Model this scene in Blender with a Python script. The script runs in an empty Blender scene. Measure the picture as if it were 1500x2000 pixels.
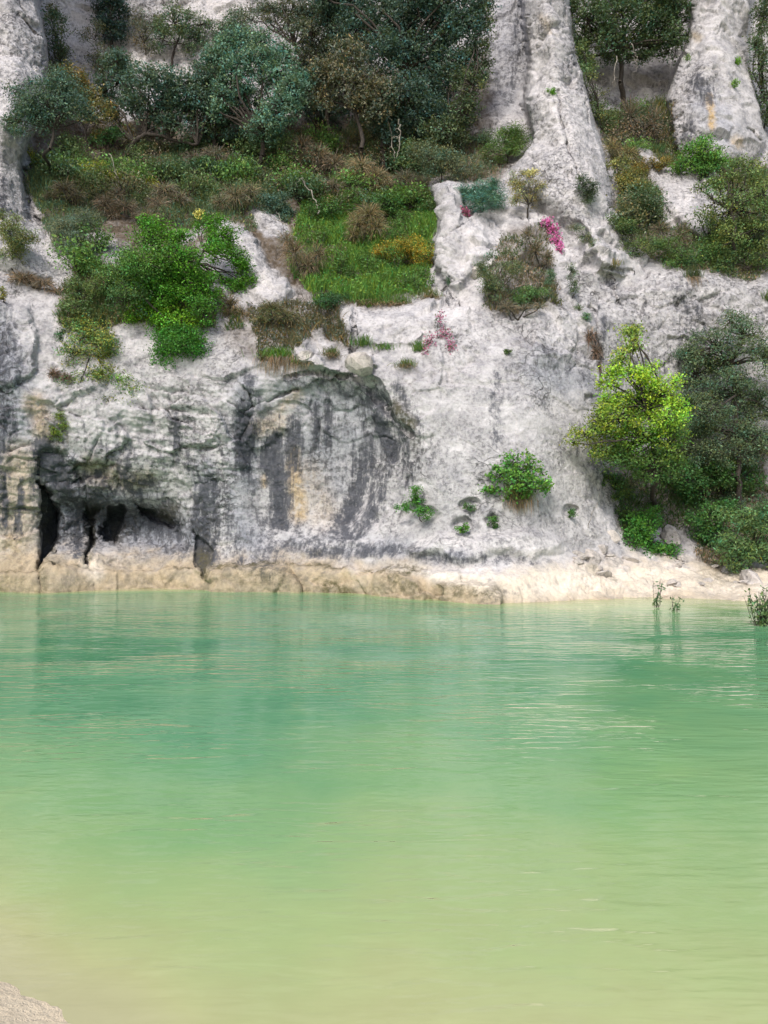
import bpy, math, random
import numpy as np
from mathutils import Vector

rng = np.random.default_rng(7)
random.seed(7)
scene = bpy.context.scene
col = scene.collection

# ---------------------------------------------------------------- camera, sky, sun, exposure
F = 1483.0          # focal length of the photograph in its own pixels (1500 x 2000)
CAM_Z = 2.0         # metres above the water
cd = bpy.data.cameras.new('camera')
cd.sensor_fit = 'VERTICAL'
cd.sensor_height = 24.0
cd.lens = 24.0 * F / 2000.0
cd.clip_start = 0.05
cd.clip_end = 2000
cam = bpy.data.objects.new('camera', cd)
cam.location = (0, 0, CAM_Z)
cam.rotation_euler = (math.radians(90), 0, 0)
col.objects.link(cam)
scene.camera = cam

SUN_EL, SUN_AZ = math.radians(46), math.radians(200)   # high, behind and left of the camera, veiled
w = bpy.data.worlds.new('World')
scene.world = w
w.use_nodes = True
nt = w.node_tree
sky = nt.nodes.new('ShaderNodeTexSky')
sky.sky_type = 'NISHITA'
sky.sun_disc = False
sky.sun_elevation = SUN_EL
sky.sun_rotation = SUN_AZ
sky.dust_density = 3.0
sky.air_density = 1.0
sky.ozone_density = 1.0
bg = nt.nodes['Background']
bg.inputs['Strength'].default_value = 0.10
nt.links.new(sky.outputs[0], bg.inputs['Color'])
ld = bpy.data.lights.new('sun', 'SUN')
ld.energy = 1.5
ld.angle = math.radians(11)
ld.color = (1.0, 0.95, 0.88)
sun = bpy.data.objects.new('sun', ld)
sdir = Vector((math.sin(SUN_AZ) * math.cos(SUN_EL), math.cos(SUN_AZ) * math.cos(SUN_EL), math.sin(SUN_EL)))
sun.rotation_euler = sdir.to_track_quat('Z', 'Y').to_euler()
sun.location = (0, -10, 40)
col.objects.link(sun)
vs = scene.view_settings
vs.view_transform = 'Standard'
vs.look = 'None'
vs.exposure = 0.86
vs.gamma = 1.0
vs.use_curve_mapping = False
try:
    scene.cycles.max_bounces = 6
    scene.cycles.diffuse_bounces = 3
    scene.cycles.glossy_bounces = 3
    scene.cycles.transparent_max_bounces = 6
    scene.cycles.caustics_reflective = False
    scene.cycles.caustics_refractive = False
except Exception:
    pass

# ---------------------------------------------------------------- numpy helpers
def sstep(a, b, x):
    t = np.clip((x - a) / (b - a), 0, 1)
    return t * t * (3 - 2 * t)

def _h(ix, iy, iz, seed):
    n = (ix * np.int64(374761393) + iy * np.int64(668265263) + iz * np.int64(2147483647 - 58) + np.int64(seed) * np.int64(974711)) & np.int64(0xffffffff)
    n = ((n ^ (n >> 13)) * np.int64(1274126177)) & np.int64(0xffffffff)
    n = ((n ^ (n >> 15)) * np.int64(2246822519)) & np.int64(0xffffffff)
    return ((n ^ (n >> 16)) & np.int64(0xffff)).astype(np.float32) / 65535.0

def vnoise(x, y, z, seed=0):
    xi = np.floor(x); yi = np.floor(y); zi = np.floor(z)
    fx = (x - xi).astype(np.float32); fy = (y - yi).astype(np.float32); fz = (z - zi).astype(np.float32)
    fx = fx * fx * (3 - 2 * fx); fy = fy * fy * (3 - 2 * fy); fz = fz * fz * (3 - 2 * fz)
    xi = xi.astype(np.int64); yi = yi.astype(np.int64); zi = zi.astype(np.int64)
    def L(a, b, t): return a + (b - a) * t
    c00 = L(_h(xi, yi, zi, seed), _h(xi + 1, yi, zi, seed), fx)
    c10 = L(_h(xi, yi + 1, zi, seed), _h(xi + 1, yi + 1, zi, seed), fx)
    c01 = L(_h(xi, yi, zi + 1, seed), _h(xi + 1, yi, zi + 1, seed), fx)
    c11 = L(_h(xi, yi + 1, zi + 1, seed), _h(xi + 1, yi + 1, zi + 1, seed), fx)
    return L(L(c00, c10, fy), L(c01, c11, fy), fz) * 2 - 1

def fbm(x, y, z, octaves=4, seed=0, gain=0.5, ridged=False):
    s = 0; a = 1.0; f = 1.0; tot = 0
    for o in range(octaves):
        n = vnoise(x * f + 17.3 * o, y * f - 9.1 * o, z * f + 5.7 * o, seed + o)
        if ridged: n = 1 - 2 * np.abs(n)
        s = s + a * n; tot += a; a *= gain; f *= 2.03
    return s / tot

def worley(x, y, z, seed=0):
    xi = np.floor(x).astype(np.int64); yi = np.floor(y).astype(np.int64); zi = np.floor(z).astype(np.int64)
    f1 = np.full(x.shape, 9.0, np.float32); f2 = f1.copy(); cid = np.zeros(x.shape, np.float32); rx_ = np.zeros(x.shape, np.float32); rz_ = np.zeros(x.shape, np.float32)
    for dx in (-1, 0, 1):
        for dy in (-1, 0, 1):
            for dz in (-1, 0, 1):
                cx, cy, cz = xi + dx, yi + dy, zi + dz
                vx = cx + _h(cx, cy, cz, seed) - x; vz = cz + _h(cx, cy, cz, seed + 2) - z
                d = vx ** 2 + (cy + _h(cx, cy, cz, seed + 1) - y) ** 2 + vz ** 2
                d = d.astype(np.float32)
                m = d < f1
                rx_ = np.where(m, vx, rx_); rz_ = np.where(m, vz, rz_)
                f2 = np.where(m, f1, np.minimum(f2, d))
                cid = np.where(m, _h(cx, cy, cz, seed + 5), cid)
                f1 = np.minimum(f1, d)
    return np.sqrt(f1), np.sqrt(f2), cid, rx_, rz_

def np_mesh(name, V, Q=None, T=None, attrs=None, smooth=True):
    """one mesh from numpy arrays: quads Q, triangles T, point colour attributes"""
    me = bpy.data.meshes.new(name)
    V = np.asarray(V, np.float32)
    loops = []; sizes = []
    if Q is not None and len(Q): loops.append(np.asarray(Q, np.int32).ravel()); sizes.append(np.full(len(Q), 4, np.int32))
    if T is not None and len(T): loops.append(np.asarray(T, np.int32).ravel()); sizes.append(np.full(len(T), 3, np.int32))
    loops = np.concatenate(loops); sizes = np.concatenate(sizes)
    me.vertices.add(len(V)); me.vertices.foreach_set('co', V.ravel())
    me.loops.add(len(loops)); me.loops.foreach_set('vertex_index', loops)
    me.polygons.add(len(sizes))
    me.polygons.foreach_set('loop_start', np.concatenate([[0], np.cumsum(sizes)[:-1]]).astype(np.int32))
    me.polygons.foreach_set('use_smooth', np.full(len(sizes), smooth, bool))
    for k, a in (attrs or {}).items():
        a = np.asarray(a, np.float32)
        if a.ndim == 1:
            at = me.attributes.new(k, 'FLOAT', 'POINT'); at.data.foreach_set('value', a)
        else:
            if a.shape[1] == 3: a = np.concatenate([a, np.ones((len(a), 1), np.float32)], 1)
            at = me.attributes.new(k, 'FLOAT_COLOR', 'POINT'); at.data.foreach_set('color', a.ravel())
    me.update(calc_edges=True)
    me.validate()
    return me

def link(name, me, mat=None, parent=None):
    o = bpy.data.objects.new(name, me)
    if mat is not None and me is not None and not me.materials: me.materials.append(mat)
    col.objects.link(o)
    if parent is not None: o.parent = parent
    return o

def tag(o, label=None, cat=None, group=None, kind=None):
    if label: o['label'] = label
    if cat: o['category'] = cat
    if group: o['group'] = group
    if kind: o['kind'] = kind
    return o

# ---------------------------------------------------------------- node helpers
class NT:
    def __init__(self, mat):
        mat.use_nodes = True
        self.t = mat.node_tree; self.t.nodes.clear()
    def n(self, typ, **kw):
        nd = self.t.nodes.new(typ)
        for k, v in kw.items(): setattr(nd, k, v)
        return nd
    def s(self, sock, v):
        if isinstance(v, bpy.types.NodeSocket): self.t.links.new(v, sock)
        else: sock.default_value = v
    def math(self, op, a, b=None, c=None, clamp=False):
        nd = self.n('ShaderNodeMath', operation=op, use_clamp=clamp)
        self.s(nd.inputs[0], a)
        if b is not None: self.s(nd.inputs[1], b)
        if c is not None: self.s(nd.inputs[2], c)
        return nd.outputs[0]
    def mix(self, f, a, b, blend='MIX'):
        nd = self.n('ShaderNodeMix', data_type='RGBA', blend_type=blend)
        self.s(nd.inputs[0], f)
        self.s(nd.inputs[6], a if isinstance(a, bpy.types.NodeSocket) else (*a, 1))
        self.s(nd.inputs[7], b if isinstance(b, bpy.types.NodeSocket) else (*b, 1))
        return nd.outputs[2]
    def noise(self, vec, scale, detail=4, rough=0.55, dist=0.0):
        nd = self.n('ShaderNodeTexNoise')
        self.s(nd.inputs['Vector'], vec); nd.inputs['Scale'].default_value = scale
        nd.inputs['Detail'].default_value = detail; nd.inputs['Roughness'].default_value = rough
        nd.inputs['Distortion'].default_value = dist
        return nd.outputs[0]
    def ramp(self, v, a, b, lo=0.0, hi=1.0):
        nd = self.n('ShaderNodeMapRange', interpolation_type='SMOOTHSTEP')
        self.s(nd.inputs[0], v); nd.inputs[1].default_value = a; nd.inputs[2].default_value = b
        nd.inputs[3].default_value = lo; nd.inputs[4].default_value = hi
        return nd.outputs[0]
    def scale(self, vec, s):
        nd = self.n('ShaderNodeMapping'); self.s(nd.inputs[0], vec); nd.inputs['Scale'].default_value = s
        return nd.outputs[0]
    def attr(self, name):
        nd = self.n('ShaderNodeAttribute'); nd.attribute_name = name
        return nd
    def pos(self):
        return self.n('ShaderNodeNewGeometry').outputs['Position']
    def out(self, sh):
        o = self.n('ShaderNodeOutputMaterial'); self.t.links.new(sh, o.inputs[0])

def mat_rock():
    m = bpy.data.materials.new('limestone'); g = NT(m)
    P = g.pos()
    a1 = g.attr('stain_a'); a2 = g.attr('stain_b')
    s1 = g.n('ShaderNodeSeparateColor'); g.s(s1.inputs[0], a1.outputs['Color'])
    s2 = g.n('ShaderNodeSeparateColor'); g.s(s2.inputs[0], a2.outputs['Color'])
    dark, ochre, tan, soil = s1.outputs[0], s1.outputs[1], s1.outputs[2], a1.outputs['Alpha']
    white, moss, blue, rough = s2.outputs[0], s2.outputs[1], s2.outputs[2], a2.outputs['Alpha']
    n_big = g.noise(P, 0.45, 3, 0.6)
    n_mid = g.noise(P, 2.0, 5, 0.68)
    n_fine = g.noise(P, 6.5, 5, 0.72)
    n_str = g.noise(g.scale(P, (5.0, 5.0, 0.5)), 1.5, 5, 0.7)
    n_grit = g.noise(P, 12.0, 3, 0.7)
    c = g.mix(g.ramp(n_big, 0.3, 0.7), (0.55, 0.533, 0.545), (0.40, 0.39, 0.40))
    c = g.mix(g.ramp(n_mid, 0.46, 0.70), c, (0.33, 0.325, 0.345))
    c = g.mix(g.math('MULTIPLY', g.ramp(n_mid, 0.50, 0.30), 0.6), c, (0.64, 0.625, 0.635))
    c = g.mix(g.math('MULTIPLY', blue, 0.75), c, (0.26, 0.285, 0.345))
    c = g.mix(g.math('MULTIPLY', white, g.ramp(n_fine, 0.62, 0.4, 0.3, 1.0)), c, (0.68, 0.65, 0.645))
    # pale ochre and tan mineral crusts
    f = g.math('MULTIPLY', ochre, g.ramp(n_fine, 0.3, 0.6, 0.3, 1.0))
    c = g.mix(f, c, (0.53, 0.38, 0.19))
    f = g.math('MULTIPLY', tan, g.ramp(n_mid, 0.3, 0.7, 1.0, 0.7))
    tc = g.mix(g.ramp(n_mid, 0.35, 0.65), (0.50, 0.40, 0.275), (0.34, 0.27, 0.165))
    tc = g.mix(white, tc, (0.78, 0.69, 0.57))
    c = g.mix(f, c, tc)
    # blue-black algal streaks, plus shade painted into holes and the pillar flank
    f = g.math('ADD', dark, g.math('MULTIPLY', g.math('SUBTRACT', n_str, 0.5), 1.5))
    f = g.math('ADD', f, g.math('MULTIPLY', g.math('SUBTRACT', n_fine, 0.5), 1.5))
    f = g.math('MULTIPLY', g.ramp(f, 0.18, 0.80, 0.0, 0.95), g.ramp(dark, 0.0, 0.3))
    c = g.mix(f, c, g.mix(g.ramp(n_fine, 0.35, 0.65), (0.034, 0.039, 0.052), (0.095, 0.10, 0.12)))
    c = g.mix(g.math('MULTIPLY', moss, g.ramp(n_fine, 0.3, 0.65)), c, (0.085, 0.075, 0.03))
    # weathered pits and lichen specks
    v = g.n('ShaderNodeTexVoronoi'); g.s(v.inputs['Vector'], P); v.inputs['Scale'].default_value = 5.0
    pit = g.math('MULTIPLY', g.ramp(v.outputs['Distance'], 0.30, 0.12), g.ramp(n_mid, 0.42, 0.56))
    spk = g.math('MULTIPLY', g.ramp(n_grit, 0.56, 0.66), 0.7)
    spk2 = g.math('MULTIPLY', g.ramp(n_fine, 0.54, 0.63), g.ramp(n_big, 0.4, 0.6, 0.5, 1.0))
    sp = g.math('MAXIMUM', g.math('MAXIMUM', spk, spk2), pit)
    sp = g.math('MULTIPLY', sp, rough)
    c = g.mix(g.math('MULTIPLY', sp, 0.72), c, (0.14, 0.135, 0.14))
    gf = g.math('MULTIPLY', g.ramp(n_grit, 0.44, 0.62), g.math('MULTIPLY', g.ramp(n_mid, 0.38, 0.58, 0.25, 1.0), g.math('ADD', 0.12, g.math('MULTIPLY', rough, 0.3))))
    c = g.mix(gf, c, g.mix(1.0, c, (0.40, 0.40, 0.41), 'MULTIPLY'))
    c = g.mix(g.math('MULTIPLY', g.ramp(n_grit, 0.46, 0.34), 0.2), c, g.mix(1.0, c, (1.45, 1.45, 1.44), 'MULTIPLY'))
    # hairline joints and fracture edges
    wn = g.n('ShaderNodeTexNoise'); g.s(wn.inputs['Vector'], P); wn.inputs['Scale'].default_value = 1.4; wn.inputs['Detail'].default_value = 2
    wa = g.n('ShaderNodeVectorMath', operation='MULTIPLY_ADD'); g.s(wa.inputs[0], wn.outputs['Color']); wa.inputs[1].default_value = (0.9, 0.9, 0.9); g.s(wa.inputs[2], P)
    jl = None
    for sc_, th in ((1.7, 0.020),):
        ve = g.n('ShaderNodeTexVoronoi', feature='DISTANCE_TO_EDGE'); g.s(ve.inputs['Vector'], g.scale(wa.outputs[0], (0.8, 0.8, 1.25))); ve.inputs['Scale'].default_value = sc_
        ln = g.math('MULTIPLY', g.ramp(ve.outputs['Distance'], th, 0.0), g.ramp(n_big, 0.52, 0.62))
        jl = ln if jl is None else g.math('MAXIMUM', jl, ln)
    jl = g.math('MULTIPLY', jl, g.ramp(rough, 0.45, 0.75))
    c = g.mix(g.math('MULTIPLY', jl, 0.6), c, (0.11, 0.105, 0.105))
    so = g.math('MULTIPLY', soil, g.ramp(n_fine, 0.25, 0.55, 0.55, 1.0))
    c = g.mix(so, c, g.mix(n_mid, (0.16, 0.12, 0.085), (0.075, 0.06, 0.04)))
    b = g.n('ShaderNodeBsdfPrincipled')
    g.s(b.inputs['Base Color'], c); b.inputs['Roughness'].default_value = 0.88
    b.inputs['Specular IOR Level'].default_value = 0.25
    h = g.math('ADD', g.math('MULTIPLY', n_fine, 0.6), g.math('MULTIPLY', n_grit, 0.3))
    h = g.math('SUBTRACT', g.math('ADD', h, g.math('MULTIPLY', n_mid, 0.8)), g.math('MULTIPLY', sp, 0.35))
    h = g.math('SUBTRACT', h, g.math('MULTIPLY', jl, 0.5))
    bp = g.n('ShaderNodeBump'); g.s(bp.inputs['Height'], h)
    bp.inputs['Distance'].default_value = 0.13
    g.s(bp.inputs['Strength'], g.math('ADD', 0.35, g.math('MULTIPLY', rough, 0.6)))
    g.s(b.inputs['Normal'], bp.outputs[0])
    g.out(b.outputs[0])
    return m

def mat_sand():
    m = bpy.data.materials.new('wet_sand'); g = NT(m); P = g.pos()
    n1 = g.noise(P, 1.3, 5, 0.6); n2 = g.noise(P, 14.0, 5, 0.7); n3 = g.noise(P, 60, 3, 0.7)
    c = g.mix(g.ramp(n1, 0.3, 0.7), (0.74, 0.63, 0.46), (0.62, 0.52, 0.37))
    c = g.mix(g.ramp(n2, 0.5, 0.7, 0, 0.3), c, (0.33, 0.26, 0.17))
    c = g.mix(g.ramp(n3, 0.58, 0.7, 0, 0.25), c, (0.25, 0.2, 0.14))
    b = g.n('ShaderNodeBsdfPrincipled'); g.s(b.inputs['Base Color'], c); b.inputs['Roughness'].default_value = 0.85
    bp = g.n('ShaderNodeBump'); g.s(bp.inputs['Height'], g.math('ADD', n2, g.math('MULTIPLY', n3, 0.4)))
    bp.inputs['Distance'].default_value = 0.03; bp.inputs['Strength'].default_value = 0.7
    g.s(b.inputs['Normal'], bp.outputs[0]); g.out(b.outputs[0])
    return m

def mat_water():
    m = bpy.data.materials.new('milky_river_water'); g = NT(m); P = g.pos()
    d = g.attr('depth').outputs['Fac']
    dn = g.math('MULTIPLY', d, g.ramp(g.noise(g.scale(P, (1, 1.2, 1)), 0.7, 5, 0.6), 0.25, 0.75, 0.8, 1.2))
    rp = g.n('ShaderNodeValToRGB'); g.s(rp.inputs[0], g.math('DIVIDE', dn, 3.0))
    el = rp.color_ramp.elements
    stops = [(0.0, (0.53, 0.515, 0.30)), (0.05, (0.48, 0.50, 0.25)), (0.13, (0.365, 0.46, 0.205)),
             (0.34, (0.215, 0.385, 0.17)), (0.66, (0.115, 0.31, 0.155)), (1.0, (0.06, 0.235, 0.12))]
    el[0].position, el[0].color = stops[0][0], (*stops[0][1], 1)
    el[1].position, el[1].color = stops[-1][0], (*stops[-1][1], 1)
    for p, c in stops[1:-1]:
        e = el.new(p); e.color = (*c, 1)
    silt = g.ramp(g.noise(g.scale(P, (1.0, 1.3, 1)), 2.4, 5, 0.62, 0.6), 0.3, 0.7, 0.0, 1.0)
    bc = g.mix(g.math('MULTIPLY', silt, g.ramp(d, 0.9, 0.1, 0.0, 0.28)), rp.outputs[0], (0.34, 0.33, 0.17))
    body = g.n('ShaderNodeBsdfDiffuse'); g.s(body.inputs['Color'], bc)
    clear = g.n('ShaderNodeBsdfTransparent'); clear.inputs['Color'].default_value = (0.97, 0.98, 0.9, 1)
    turb = g.math('SUBTRACT', 1.0, g.math('MULTIPLY', 0.16, g.math('POWER', 2.718, g.math('MULTIPLY', dn, -6.0))))
    mx = g.n('ShaderNodeMixShader'); g.s(mx.inputs[0], turb)
    g.t.links.new(clear.outputs[0], mx.inputs[1]); g.t.links.new(body.outputs[0], mx.inputs[2])
    # wind ripples: long crests across the view, calm lanes between
    rot = g.n('ShaderNodeMapping'); g.s(rot.inputs[0], P); rot.inputs['Rotation'].default_value = (0, 0, math.radians(-7))
    rot.inputs['Scale'].default_value = (0.75, 3.6, 1.0)
    r1 = g.noise(rot.outputs[0], 2.3, 3, 0.5, 0.4)
    rot2 = g.n('ShaderNodeMapping'); g.s(rot2.inputs[0], P); rot2.inputs['Rotation'].default_value = (0, 0, math.radians(5))
    rot2.inputs['Scale'].default_value = (1.0, 3.4, 1.0)
    r2 = g.noise(rot2.outputs[0], 4.6, 2, 0.5, 0.2)
    calm = g.ramp(g.noise(g.scale(P, (0.5, 0.8, 1)), 0.5, 3, 0.5), 0.38, 0.62, 0.2, 1.0)
    rot3 = g.n('ShaderNodeMapping'); g.s(rot3.inputs[0], P); rot3.inputs['Rotation'].default_value = (0, 0, math.radians(-4)); rot3.inputs['Scale'].default_value = (0.7, 2.7, 1.0)
    r3 = g.noise(rot3.outputs[0], 2.6, 1, 0.4, 0.9)
    h = g.math('ADD', g.math('MULTIPLY', r1, 0.8), g.math('MULTIPLY', r2, 0.45))
    h = g.math('MULTIPLY', g.math('ADD', h, g.math('MULTIPLY', r3, 1.1)), calm)
    bp = g.n('ShaderNodeBump'); g.s(bp.inputs['Height'], h)
    bp.inputs['Strength'].default_value = 1.0; bp.inputs['Distance'].default_value = 0.023
    gl = g.n('ShaderNodeBsdfGlossy'); gl.inputs['Roughness'].default_value = 0.04
    gl.inputs['Color'].default_value = (0.92, 0.95, 0.94, 1)
    g.s(gl.inputs['Normal'], bp.outputs[0])
    fr = g.n('ShaderNodeFresnel'); fr.inputs['IOR'].default_value = 1.33; g.s(fr.inputs['Normal'], bp.outputs[0])
    m2 = g.n('ShaderNodeMixShader'); g.s(m2.inputs[0], fr.outputs[0])
    g.t.links.new(mx.outputs[0], m2.inputs[1]); g.t.links.new(gl.outputs[0], m2.inputs[2])
    g.out(m2.outputs[0])
    return m

def mat_leaf():
    m = bpy.data.materials.new('leaves'); g = NT(m)
    c = g.attr('leaf_colour').outputs['Color']
    b = g.n('ShaderNodeBsdfPrincipled'); g.s(b.inputs['Base Color'], c)
    b.inputs['Roughness'].default_value = 0.55; b.inputs['Specular IOR Level'].default_value = 0.35
    t = g.n('ShaderNodeBsdfTranslucent'); g.s(t.inputs['Color'], g.mix(0.35, c, (0.30, 0.42, 0.04)))
    mx = g.n('ShaderNodeMixShader'); mx.inputs[0].default_value = 0.22
    g.t.links.new(b.outputs[0], mx.inputs[1]); g.t.links.new(t.outputs[0], mx.inputs[2])
    g.out(mx.outputs[0])
    return m

def mat_bark(name, a, b2):
    m = bpy.data.materials.new(name); g = NT(m); P = g.pos()
    n1 = g.noise(g.scale(P, (1, 1, 0.3)), 22, 4, 0.7)
    b = g.n('ShaderNodeBsdfPrincipled'); g.s(b.inputs['Base Color'], g.mix(g.ramp(n1, 0.35, 0.65), a, b2))
    b.inputs['Roughness'].default_value = 0.9
    bp = g.n('ShaderNodeBump'); g.s(bp.inputs['Height'], n1); bp.inputs['Distance'].default_value = 0.02
    g.s(b.inputs['Normal'], bp.outputs[0]); g.out(b.outputs[0])
    return m

ROCK = mat_rock(); SAND = mat_sand(); WATER = mat_water(); LEAF = mat_leaf()
BARK = mat_bark('dark_bark', (0.028, 0.023, 0.02), (0.065, 0.053, 0.043))
DEADWOOD = mat_bark('bleached_dead_wood', (0.42, 0.39, 0.34), (0.25, 0.22, 0.19))

# ---------------------------------------------------------------- the cliff
# The rock face is a sheet swept over rays from the river bank: every grid node has its own real depth in metres.
pxs = np.concatenate([np.arange(-800, 0, 14), np.arange(0, 1500, 2.3), np.arange(1500, 2301, 14)])
pys = np.concatenate([np.arange(-520, 0, 10), np.arange(0, 1186, 2.3), np.arange(1188, 1300, 8)])
PX, PY = np.meshgrid(pxs, pys)

cols_ = [-800, -300, 0, 90, 200, 300, 430, 560, 680, 780, 850, 950, 1050, 1150, 1230, 1330, 1420, 1500, 1800, 2300]
rows_ = [-520, 0, 100, 200, 300, 400, 500, 560, 620, 700, 750, 800, 900, 1000, 1060, 1085, 1110, 1150, 1180, 1300]
TAB = {   # depth in metres for each column, from the top of the cliff down to below the waterline
 -800: [24, 23, 22.5, 22, 21.5, 21, 20.5, 20.2, 20, 19.8, 19.6, 19.6, 19.6, 19.6, 19.6, 19.5, 19.4, 19.4, 19.4, 19.4],
 -300: [26, 24.5, 24, 23.5, 22.8, 22, 21, 20.5, 20.1, 19.8, 19.6, 19.5, 19.5, 19.5, 19.5, 19.5, 19.4, 19.4, 19.4, 19.4],
 0:    [30, 28, 27, 26, 25, 23.5, 21.8, 20.8, 20.3, 19.8, 19.6, 19.5, 19.4, 19.5, 19.5, 19.5, 19.3, 19.2, 19.2, 19.2],
 90:   [33, 30.5, 29.5, 28, 26, 23.8, 22, 21.2, 20.5, 20, 19.8, 19.7, 19.7, 20, 19.9, 19.6, 19.2, 18.9, 18.9, 18.9],
 200:  [34, 31.5, 30.8, 29.3, 27, 24.6, 22.4, 21.4, 20.7, 20.2, 20, 19.8, 19.9, 20.7, 20.5, 20.2, 20.0, 19.7, 19.7, 19.7],
 300:  [34, 31.5, 31, 29.6, 27.5, 25, 22.8, 21.8, 21, 20.3, 20.1, 20, 20.1, 21, 20.9, 20.6, 20.3, 20.1, 20.1, 20.1],
 430:  [34, 31.3, 30.7, 29.6, 27.8, 25.4, 23.4, 22.3, 21.2, 20.2, 20, 19.9, 20, 20.1, 20, 19.8, 19.6, 19.3, 19.3, 19.3],
 560:  [34, 31.3, 30.8, 29.8, 28, 25.8, 23.8, 22.6, 21.3, 20.1, 20, 20.1, 20.2, 20.1, 19.8, 19.7, 19.6, 19.4, 19.4, 19.4],
 680:  [34, 31.5, 31.2, 30.4, 28.6, 26.4, 24, 22.2, 20.7, 20.0, 20.0, 20.2, 20.4, 20.1, 19.5, 19.3, 19.1, 18.8, 18.8, 18.8],
 780:  [34, 31.6, 31.3, 30.6, 28.8, 26.6, 24.2, 22.2, 20.6, 19.9, 19.7, 19.7, 19.7, 19.4, 18.8, 18.5, 18.3, 18.0, 18.0, 18.0],
 850:  [34, 31.5, 31, 30, 28, 26, 23.6, 21.8, 20.5, 19.7, 19.4, 19.2, 18.9, 18.6, 18.3, 18.1, 17.9, 17.5, 17.4, 17.4],
 950:  [34, 31, 30.4, 29.4, 27, 24, 22, 21.2, 20.4, 19.7, 19.4, 19.1, 18.7, 18.3, 18.0, 17.8, 17.4, 17.0, 16.7, 16.7],
 1050: [34, 30.6, 30, 29, 27, 24, 22, 21.3, 20.5, 19.8, 19.5, 19.2, 18.8, 18.5, 18.2, 18.0, 17.6, 17.1, 16.7, 16.7],
 1150: [34, 31, 30.5, 29.6, 27.4, 24.6, 22.6, 21.8, 21, 20.6, 20.4, 20.2, 19.8, 19.4, 19.0, 18.8, 18.3, 17.8, 17.2, 16.9],
 1230: [34, 31.5, 31.2, 30.4, 27.6, 25.2, 23, 22.2, 21.8, 21.6, 21.5, 21.5, 21.6, 20.7, 19.8, 19.4, 18.8, 18.1, 17.3, 16.9],
 1330: [34, 31.5, 31.2, 30.4, 28, 25.8, 23.8, 22.4, 22.2, 22.2, 22.2, 22.3, 22.4, 21.6, 20.6, 20.1, 19.3, 18.2, 17.2, 16.8],
 1420: [34, 31.5, 31, 30, 28, 26, 24, 22.6, 22.4, 22.4, 22.4, 22.6, 22.8, 22, 21, 20.5, 19.6, 18.1, 16.9, 16.4],
 1500: [34, 31.5, 31, 29.8, 28, 26, 24, 22.8, 22.5, 22.5, 22.5, 22.7, 22.9, 22.2, 21.2, 20.6, 19.5, 17.8, 16.5, 16.0],
 1800: [34, 31, 30, 28.6, 27, 25.4, 24, 23, 22.6, 22.5, 22.5, 22.5, 22.5, 22, 21, 20, 18.8, 17.0, 15.5, 14.8],
 2300: [34, 30, 29, 28, 26.5, 25, 24, 23, 22.6, 22.5, 22.4, 22.3, 22, 21, 20, 19, 17.8, 16.0, 14.5, 13.8]}
tab = np.array([TAB[c] for c in cols_]).T
tmp = np.stack([np.interp(pxs, cols_, r) for r in tab])
Y = np.stack([np.interp(pys, rows_, tmp[:, i]) for i in range(len(pxs))], 1)

def blur_axis(A, x, sig, axis):
    # resample-free gaussian for a non-uniform axis
    A = np.moveaxis(A, axis, 0); out = np.zeros_like(A); wsum = np.zeros(len(x))
    k = 14
    for o in range(-k, k + 1):
        idx = np.clip(np.arange(len(x)) + o, 0, len(x) - 1)
        wt = np.exp(-0.5 * ((x[idx] - x) / sig) ** 2)
        out += A[idx] * wt[:, None]; wsum += wt
    return np.moveaxis(out / wsum[:, None], 0, axis)
Y = blur_axis(blur_axis(Y, pxs, 13, 1), pys, 9, 0)

# wobble of every drawn outline, so that no rock edge is a clean line
WX = PX + 16 * fbm(PX / 70, PY / 70, PX * 0, 4, 11) * 1.3
WY = PY + 16 * fbm(PX / 70, PY / 70, PX * 0, 4, 23) * 1.3
SX = PX + 5 * fbm(PX / 16, PY / 16, PX * 0, 3, 31)
SY = PY + 5 * fbm(PX / 16, PY / 16, PX * 0, 3, 37)

def sdf(poly, X_=None, Y_=None, pad=60):
    """signed distance (photo pixels, positive inside) on the grid, -99 far outside"""
    X_ = WX if X_ is None else X_; Y_ = WY if Y_ is None else Y_
    p = np.array(poly, float)
    m = (X_ > p[:, 0].min() - pad) & (X_ < p[:, 0].max() + pad) & (Y_ > p[:, 1].min() - pad) & (Y_ < p[:, 1].max() + pad)
    x = X_[m]; y = Y_[m]
    d = np.full(x.shape, 1e9); ins = np.zeros(x.shape, bool)
    for i in range(len(p)):
        ax, ay = p[i]; bx, by = p[(i + 1) % len(p)]
        ex, ey = bx - ax, by - ay
        t = np.clip(((x - ax) * ex + (y - ay) * ey) / max(ex * ex + ey * ey, 1e-9), 0, 1)
        d = np.minimum(d, (x - ax - t * ex) ** 2 + (y - ay - t * ey) ** 2)
        c = ((ay > y) != (by > y)) & (x < (bx - ax) * (y - ay) / (by - ay + 1e-12) + ax)
        ins ^= c
    d = np.sqrt(d); d = np.where(ins, d, -d)
    out = np.full(X_.shape, -99.0); out[m] = d
    return out

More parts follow.
